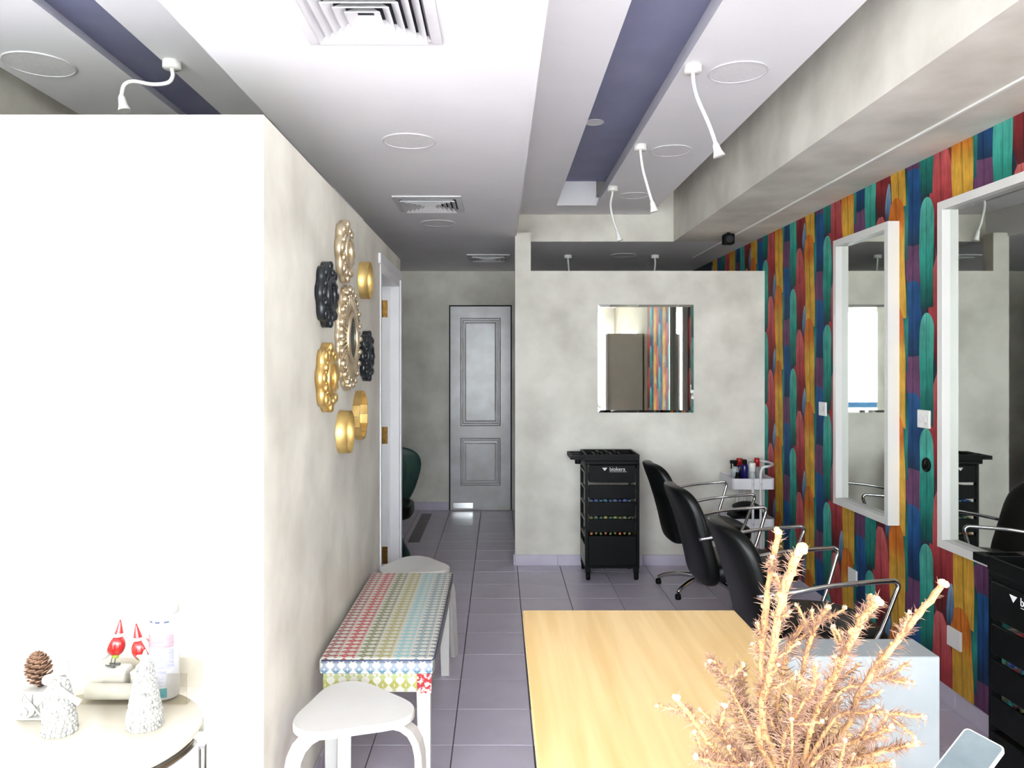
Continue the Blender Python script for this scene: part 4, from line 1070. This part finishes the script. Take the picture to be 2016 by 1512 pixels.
# ------------------------------------------------------------------ round side table with seasonal ornaments
RX, RY, RR, RZ = -0.975, 1.83, 0.255, 0.624
t = thing('round_side_table', 'round cream side table with metal rim against the blank left wall', 'table', (RX, RY, 0))
MB().rev([(0, RZ - 0.012), (RR - 0.004, RZ - 0.012), (RR, RZ - 0.008), (RR, RZ - 0.003), (RR - 0.003, RZ), (0, RZ)], (0, 0, 0), 'z', 72).build('table_top', M['tabletop'], t)
MB().ring((0, 0, RZ - 0.022), RR - 0.004, 0.009, 'z', 72, 8).build('metal_rim', M['steel'], t)
for a in (0.06, 0.06 + 2 * PI / 3, 0.06 + 4 * PI / 3):
    ca, sa = math.cos(a), math.sin(a)
    lg = MB().tube([((RR + 0.012) * ca, (RR + 0.012) * sa, RZ - 0.03), ((RR + 0.012) * ca, (RR + 0.012) * sa, 0)], 0.0095, 12).build('leg', M['chrome'], t)
    MB().rbox((RR + 0.004) * ca - 0.018, (RR + 0.004) * ca + 0.018, (RR + 0.004) * sa - 0.014, (RR + 0.004) * sa + 0.014, RZ - 0.034, RZ - 0.008, 0.004, 2).build('bracket', M['white_plastic'], lg)
def on_table(px, py):
    y = F * (EYE - RZ) / (py - VY); return ((px - VX) * y / F, y, RZ + 0.0006)

def star(m, c, r, th):
    pts = []
    for k in range(10):
        a = PI / 2 + PI * k / 5; q = r if k % 2 == 0 else r * 0.45
        pts.append((c[0] + q * math.cos(a), c[2] + q * math.sin(a)))
    m.prism(pts, 'y', c[1] - th, c[1] + th)
def knit(m, prof, turns, n, rr, seed):
    """woven surface: rows of small loops on a lathe profile"""
    r_ = random.Random(seed); H = prof[-1][1]
    for j in range(turns):
        z = H * (j + 0.5) / turns
        for (ra, za), (rb, zb) in zip(prof, prof[1:]):
            if za <= z <= zb: R = ra + (rb - ra) * (z - za) / max(zb - za, 1e-6); break
        k_n = max(8, int(2 * PI * R / (rr * 2.0)))
        for k in range(k_n):
            a = 2 * PI * (k + 0.5 * (j % 2)) / k_n + r_.uniform(-0.08, 0.08)
            m.ball((R * math.cos(a), R * math.sin(a), z), rr * r_.uniform(0.8, 1.15), 6, (1, 1, 1.15))
# woven cone tree
loc = on_table(285, 1429)
t = thing('cone_tree', 'white woven cone tree topped with a star on the round side table', 'ornament', loc)
pr = [(0.04, 0.0), (0.038, 0.03), (0.016, 0.145), (0.012, 0.15)]
MB().rev([(0.0, 0.0)] + pr + [(0.0, 0.152)], (0, 0, 0), 'z', 24).build('cone', M['white_matt'], t)
m = MB(); knit(m, [(0.04, 0), (0.038, 0.03), (0.016, 0.148)], 17, 24, 0.0046, 1); m.build('weave', M['wool'], t)
m = MB(); star(m, (0, 0, 0.163), 0.021, 0.004); m.build('star', M['white_matt'], t)
# angel
loc = on_table(117, 1440)
t = thing('angel_figurine', 'white woven angel figurine with ribbon bow wings on the round side table', 'ornament', loc)
MB().rev([(0.0, 0.0), (0.036, 0.0), (0.034, 0.03), (0.022, 0.105), (0.012, 0.13), (0.0, 0.132)], (0, 0, 0), 'z', 24).build('gown', M['white_matt'], t)
m = MB(); knit(m, [(0.037, 0), (0.034, 0.03), (0.022, 0.105), (0.014, 0.13)], 14, 20, 0.0052, 2); m.build('weave', M['wool'], t)
MB().ball((0.006, 0, 0.152), 0.018, 16).build('head', M['white_matt'], t)
MB().ring((0.006, 0.004, 0.172), 0.013, 0.0018, 'z', 24, 6).build('halo', M['white_matt'], t)
for s in (-1, 1):
    MB().sq(0.026 + 0.006 * s, 0.007, 0.017 + 0.004 * s, 0.8, 0.8, (0, 0, 0), 20, 10, lambda x, y, z, s=s: (s * 0.030 + x, 0.012 + y + 0.1 * abs(x), 0.118 + z - 0.25 * s * x * 0.6)).build('wing', M['white_matt'], t)
    MB().tube([(s * 0.012, -0.02, 0.112), (s * 0.03, -0.014, 0.09), (s * 0.05, -0.004, 0.07)], [0.005, 0.007, 0.009], 8, 3).build('ribbon', M['white_matt'], t)
# pine cone resting on a small white lantern
loc = on_table(72, 1408)
t = thing('wooden_lantern', 'small white wooden lantern frame holding up the pine cone', 'ornament', loc)
for sx in (-1, 1):
    for sy in (-1, 1): MB().tube([(sx * 0.03, sy * 0.026, 0), (sx * 0.022, sy * 0.02, 0.066)], 0.0035, 6).build('post', M['white_matt'], t)
MB().rbox(-0.034, 0.034, -0.03, 0.03, 0.064, 0.070, 0.001, 1).build('top', M['white_matt'], t)
MB().rbox(-0.036, 0.036, -0.03, 0.03, 0.0, 0.005, 0.001, 1).build('base', M['white_matt'], t)
MB().tube([(0.027, -0.027, 0.01), (-0.018, -0.024, 0.06)], 0.0025, 6).tube([(0.033, 0.024, 0.012), (0.026, -0.02, 0.058)], 0.0025, 6).build('brace', M['white_matt'], t)
pc = thing('pine_cone', 'brown open pine cone lying on the white lantern', 'pine cone', (loc[0] + 0.012, loc[1], loc[2] + 0.0704))
rc = random.Random(4); scl = MB(); ax = Vector((-0.16, 0, 1)).normalized(); Rm = Vector((0, 0, 1)).rotation_difference(ax).to_matrix()
N = 84
for i in range(N):
    k = (i + 0.5) / N; z = 0.004 + 0.076 * k; R = 0.031 * math.sin(PI * (0.16 + 0.78 * k)) ** 0.8
    a = i * 2.39996; d = Vector((math.cos(a), math.sin(a), 0)); tg = Vector((-math.sin(a), math.cos(a), 0))
    tilt = 0.25 + 0.9 * k
    out = (d * math.cos(tilt) + Vector((0, 0, 1)) * math.sin(tilt)); nrm = out.cross(tg)
    c0 = Vector((0, 0, z)) + d * R * 0.35; c1 = c0 + out * R * 0.75; w = 0.0088 * (0.6 + 0.5 * math.sin(PI * k))
    vs = [c0 - tg * w * 0.5, c0 + tg * w * 0.5, c1 + tg * w, c1 + out * 0.004, c1 - tg * w]
    vs = [v_ for v_ in vs] + [v_ + nrm * 0.0022 for v_ in vs]
    scl.add([tuple(Rm @ v_) for v_ in vs], [(0, 1, 2, 3, 4), (9, 8, 7, 6, 5), (0, 5, 6, 1), (1, 6, 7, 2), (2, 7, 8, 3), (3, 8, 9, 4), (4, 9, 5, 0)])
scl.build('scales', M['cone_scale'], pc)['kind'] = 'stuff'
MB().tube([tuple(Rm @ Vector((0, 0, 0.002))), tuple(Rm @ Vector((0, 0, 0.04))), tuple(Rm @ Vector((0, 0, 0.078)))], [0.008, 0.017, 0.007], 10, 3).build('core', M['cone_core'], pc)
# white shell
loc = on_table(48, 1420)
t = thing('white_shell', 'small white spiral shell on the left end of the round side table', 'shell', loc)
sh = MB(); pts = []; rs = []
for k in range(40):
    a = k * 0.42; r = 0.003 + 0.00042 * k; pts.append((0.012 * (k / 40) * math.cos(a) * 1.3, -0.022 + 0.04 * k / 40, 0.021 + 0.011 * (k / 40) * math.sin(a))); rs.append(0.003 + 0.0095 * k / 40)
sh.tube(pts, rs, 10); sh.build('whorl', M['white_matt'], t)
MB().ring((0.008, 0.02, 0.019), 0.013, 0.004, 'y', 20, 8).build('lip', M['white_matt'], t)
# acrylic box
ax0, ax1, ay0, ay1, ah = -1.09, -0.80, 1.98, 2.09, 0.08
t = thing('acrylic_box', 'clear acrylic box against the wall on the round side table', 'box', ((ax0 + ax1) / 2, (ay0 + ay1) / 2, RZ + 0.0006))
hx_, hy_ = (ax1 - ax0) / 2, (ay1 - ay0) / 2
MB().box(-hx_, hx_, -hy_, hy_, 0, 0.003).build('floor_sheet', M['acrylic'], t)
for (a, b, c, d) in ((-hx_, hx_, -hy_, -hy_ + 0.003), (-hx_, hx_, hy_ - 0.003, hy_), (-hx_, -hx_ + 0.003, -hy_ + 0.003, hy_ - 0.003), (hx_ - 0.003, hx_, -hy_ + 0.003, hy_ - 0.003)):
    MB().box(a, b, c, d, 0.003, ah).build('side_sheet', M['acrylic'], t)
# paper rolls in the box
zb = RZ + 0.0041
t = tag(MB().rev([(0.005, -0.068), (0.02, -0.068), (0.02, 0.068), (0.005, 0.068)], (-1.0, 2.006, zb + 0.0205), 'x', 28).build('paper_roll', M['paper']), 'white paper roll lying in the front of the acrylic box', 'paper roll')
t = tag(MB().rbox(-1.078, -0.985, 2.03, 2.082, zb + 0.0006, zb + 0.066, 0.008, 3).build('tissue_pack', M['paper']), 'white folded tissue pack at the back of the acrylic box', 'tissue')
# robins
def robin(loc, rz, label, lean=0.0):
    t = thing('bird_figurine', label, 'ornament', loc, rz, 'red bird figurines with pointed hats')
    def egg(x, y, z): return (x + 0.5 * z * 0.5, y, z * 1.0 - 0.25 * x)
    MB().sq(0.021, 0.017, 0.024, 1, 1, (0.0, 0, 0.046), 24, 14, egg).build('breast', M['red'], t)
    MB().sq(0.012, 0.0185, 0.025, 1, 1, (-0.013, 0, 0.047), 20, 12, lambda x, y, z: (x + 0.55 * z, y, z)).build('back', M['white_matt'], t)
    MB().tube([(-0.014, 0, 0.038), (-0.028, 0, 0.022), (-0.036, 0, 0.012)], [0.012, 0.008, 0.003], 10, 3).build('tail', M['white_matt'], t)
    MB().ring((0.008, 0, 0.07), 0.0095, 0.0038, 'z', 20, 8).build('hat_brim', M['white_matt'], t)
    MB().tube([(0.008, 0, 0.070), (0.010, 0, 0.085), (0.012, 0, 0.104)], [0.0105, 0.0065, 0.001], 12, 3).build('hat', M['red'], t)
    MB().ball((0.004, -0.006, 0.024), 0.007, 10, (1.2, 1, 0.7)).build('belly_spot', M['lime'], t)
    for s in (-1, 1):
        lg = MB().tube([(-0.002, s * 0.006, 0.03), (-0.009, s * 0.006, 0.002)], 0.0011, 6).build('leg', M['wire'], t)
        MB().tube([(-0.022, s * 0.006, 0.0015), (0.004, s * 0.008, 0.0015)], [0.0014, 0.003], 6).build('foot', M['wire'], lg)
    return t
ty = 2.054
rb = robin(((228 - VX) * ty / F, ty, zb + 0.068), -0.25, 'red-breasted bird figurine with pointed red hat, left of the pair on the acrylic box'); rb.scale = (1.2, 1.2, 1.2)
dup(rb, 'red-breasted bird figurine with pointed red hat tucked behind the spray can', (-0.95, ty + 0.002, zb + 0.0578), -2.6)
bx = thing('gift_box', 'low white box in the acrylic box under the second bird', 'box', (-0.953, ty, zb + 0.0004))
MB().rbox(-0.02, 0.028, -0.016, 0.016, 0.0, 0.048, 0.002, 2).build('carton', M['paper'], bx)
MB().rbox(-0.021, 0.029, -0.017, 0.017, 0.048, 0.0572, 0.002, 2).build('carton_lid', M['paper'], bx)
# spray can
r = 0.037
loc = ((324 - VX) * 2.03 / F, 2.03, zb + 0.0004)
t = thing('spray_can', 'tall white aerosol can with printed label in the acrylic box', 'spray can', loc)
MB().rev([(0.0, 0.002), (r - 0.003, 0.0), (r, 0.004), (r, 0.215), (r - 0.002, 0.22), (0, 0.22)], (0, 0, 0), 'z', 40).build('body', M['can_white'], t)
MB().rev([(r - 0.001, 0.22), (r - 0.001, 0.272), (r - 0.006, 0.279), (0.0, 0.281)], (0, 0, 0), 'z', 40).build('cap', M['white_matt'], t)
def wrap(a0, a1, z0, z1, m, name, off=0.0004, n=10):
    k = MB(); R = r + off
    for i in range(n + 1):
        a = a0 + (a1 - a0) * i / n
        k.v += [(R * math.cos(a), R * math.sin(a), z0), (R * math.cos(a), R * math.sin(a), z1)]
    for i in range(n): k.f.append((2 * i, 2 * i + 2, 2 * i + 3, 2 * i + 1)); k.sm.append(True)
    k.build(name, m, t)
dg = math.radians
wrap(dg(-150), dg(-30), 0.135, 0.168, M['pink'], 'label_band')
wrap(dg(-150), dg(-30), 0.082, 0.132, M['lilac'], 'label_text')
wrap(dg(-150), dg(-60), 0.036, 0.078, M['lilac'], 'label_text')
wrap(dg(-128), dg(-58), 0.008, 0.032, M['cyan'], 'label_block')
wrap(dg(-190), dg(-152), 0.178, 0.213, M['cyan'], 'label_block')
wrap(dg(-190), dg(-152), 0.164, 0.178, M['yellow_print'], 'label_block')
wrap(dg(-190), dg(-152), 0.125, 0.164, M['orange_print'], 'label_block')
for k in range(3): wrap(dg(-138 + 34 * k), dg(-118 + 34 * k), 0.2, 0.205, M['slate'], 'label_mark'); wrap(dg(-136 + 34 * k), dg(-120 + 34 * k), 0.18, 0.199, M['lilac'], 'label_mark')

# ------------------------------------------------------------------ seen only in the mirrors: tall cabinet near the shop front
t = thing('tall_cabinet', 'tall grey cabinet with white door edge, seen in the partition mirror', 'cabinet', (1.72, 0.75, 0))
MB().box(-0.24, 0.24, -0.2, 0.2, 0, 1.91).build('body', M['cabinet_grey'], t)
MB().box(-0.27, -0.243, -0.2, 0.22, 0.02, 1.9).build('door', M['white_paint'], t)
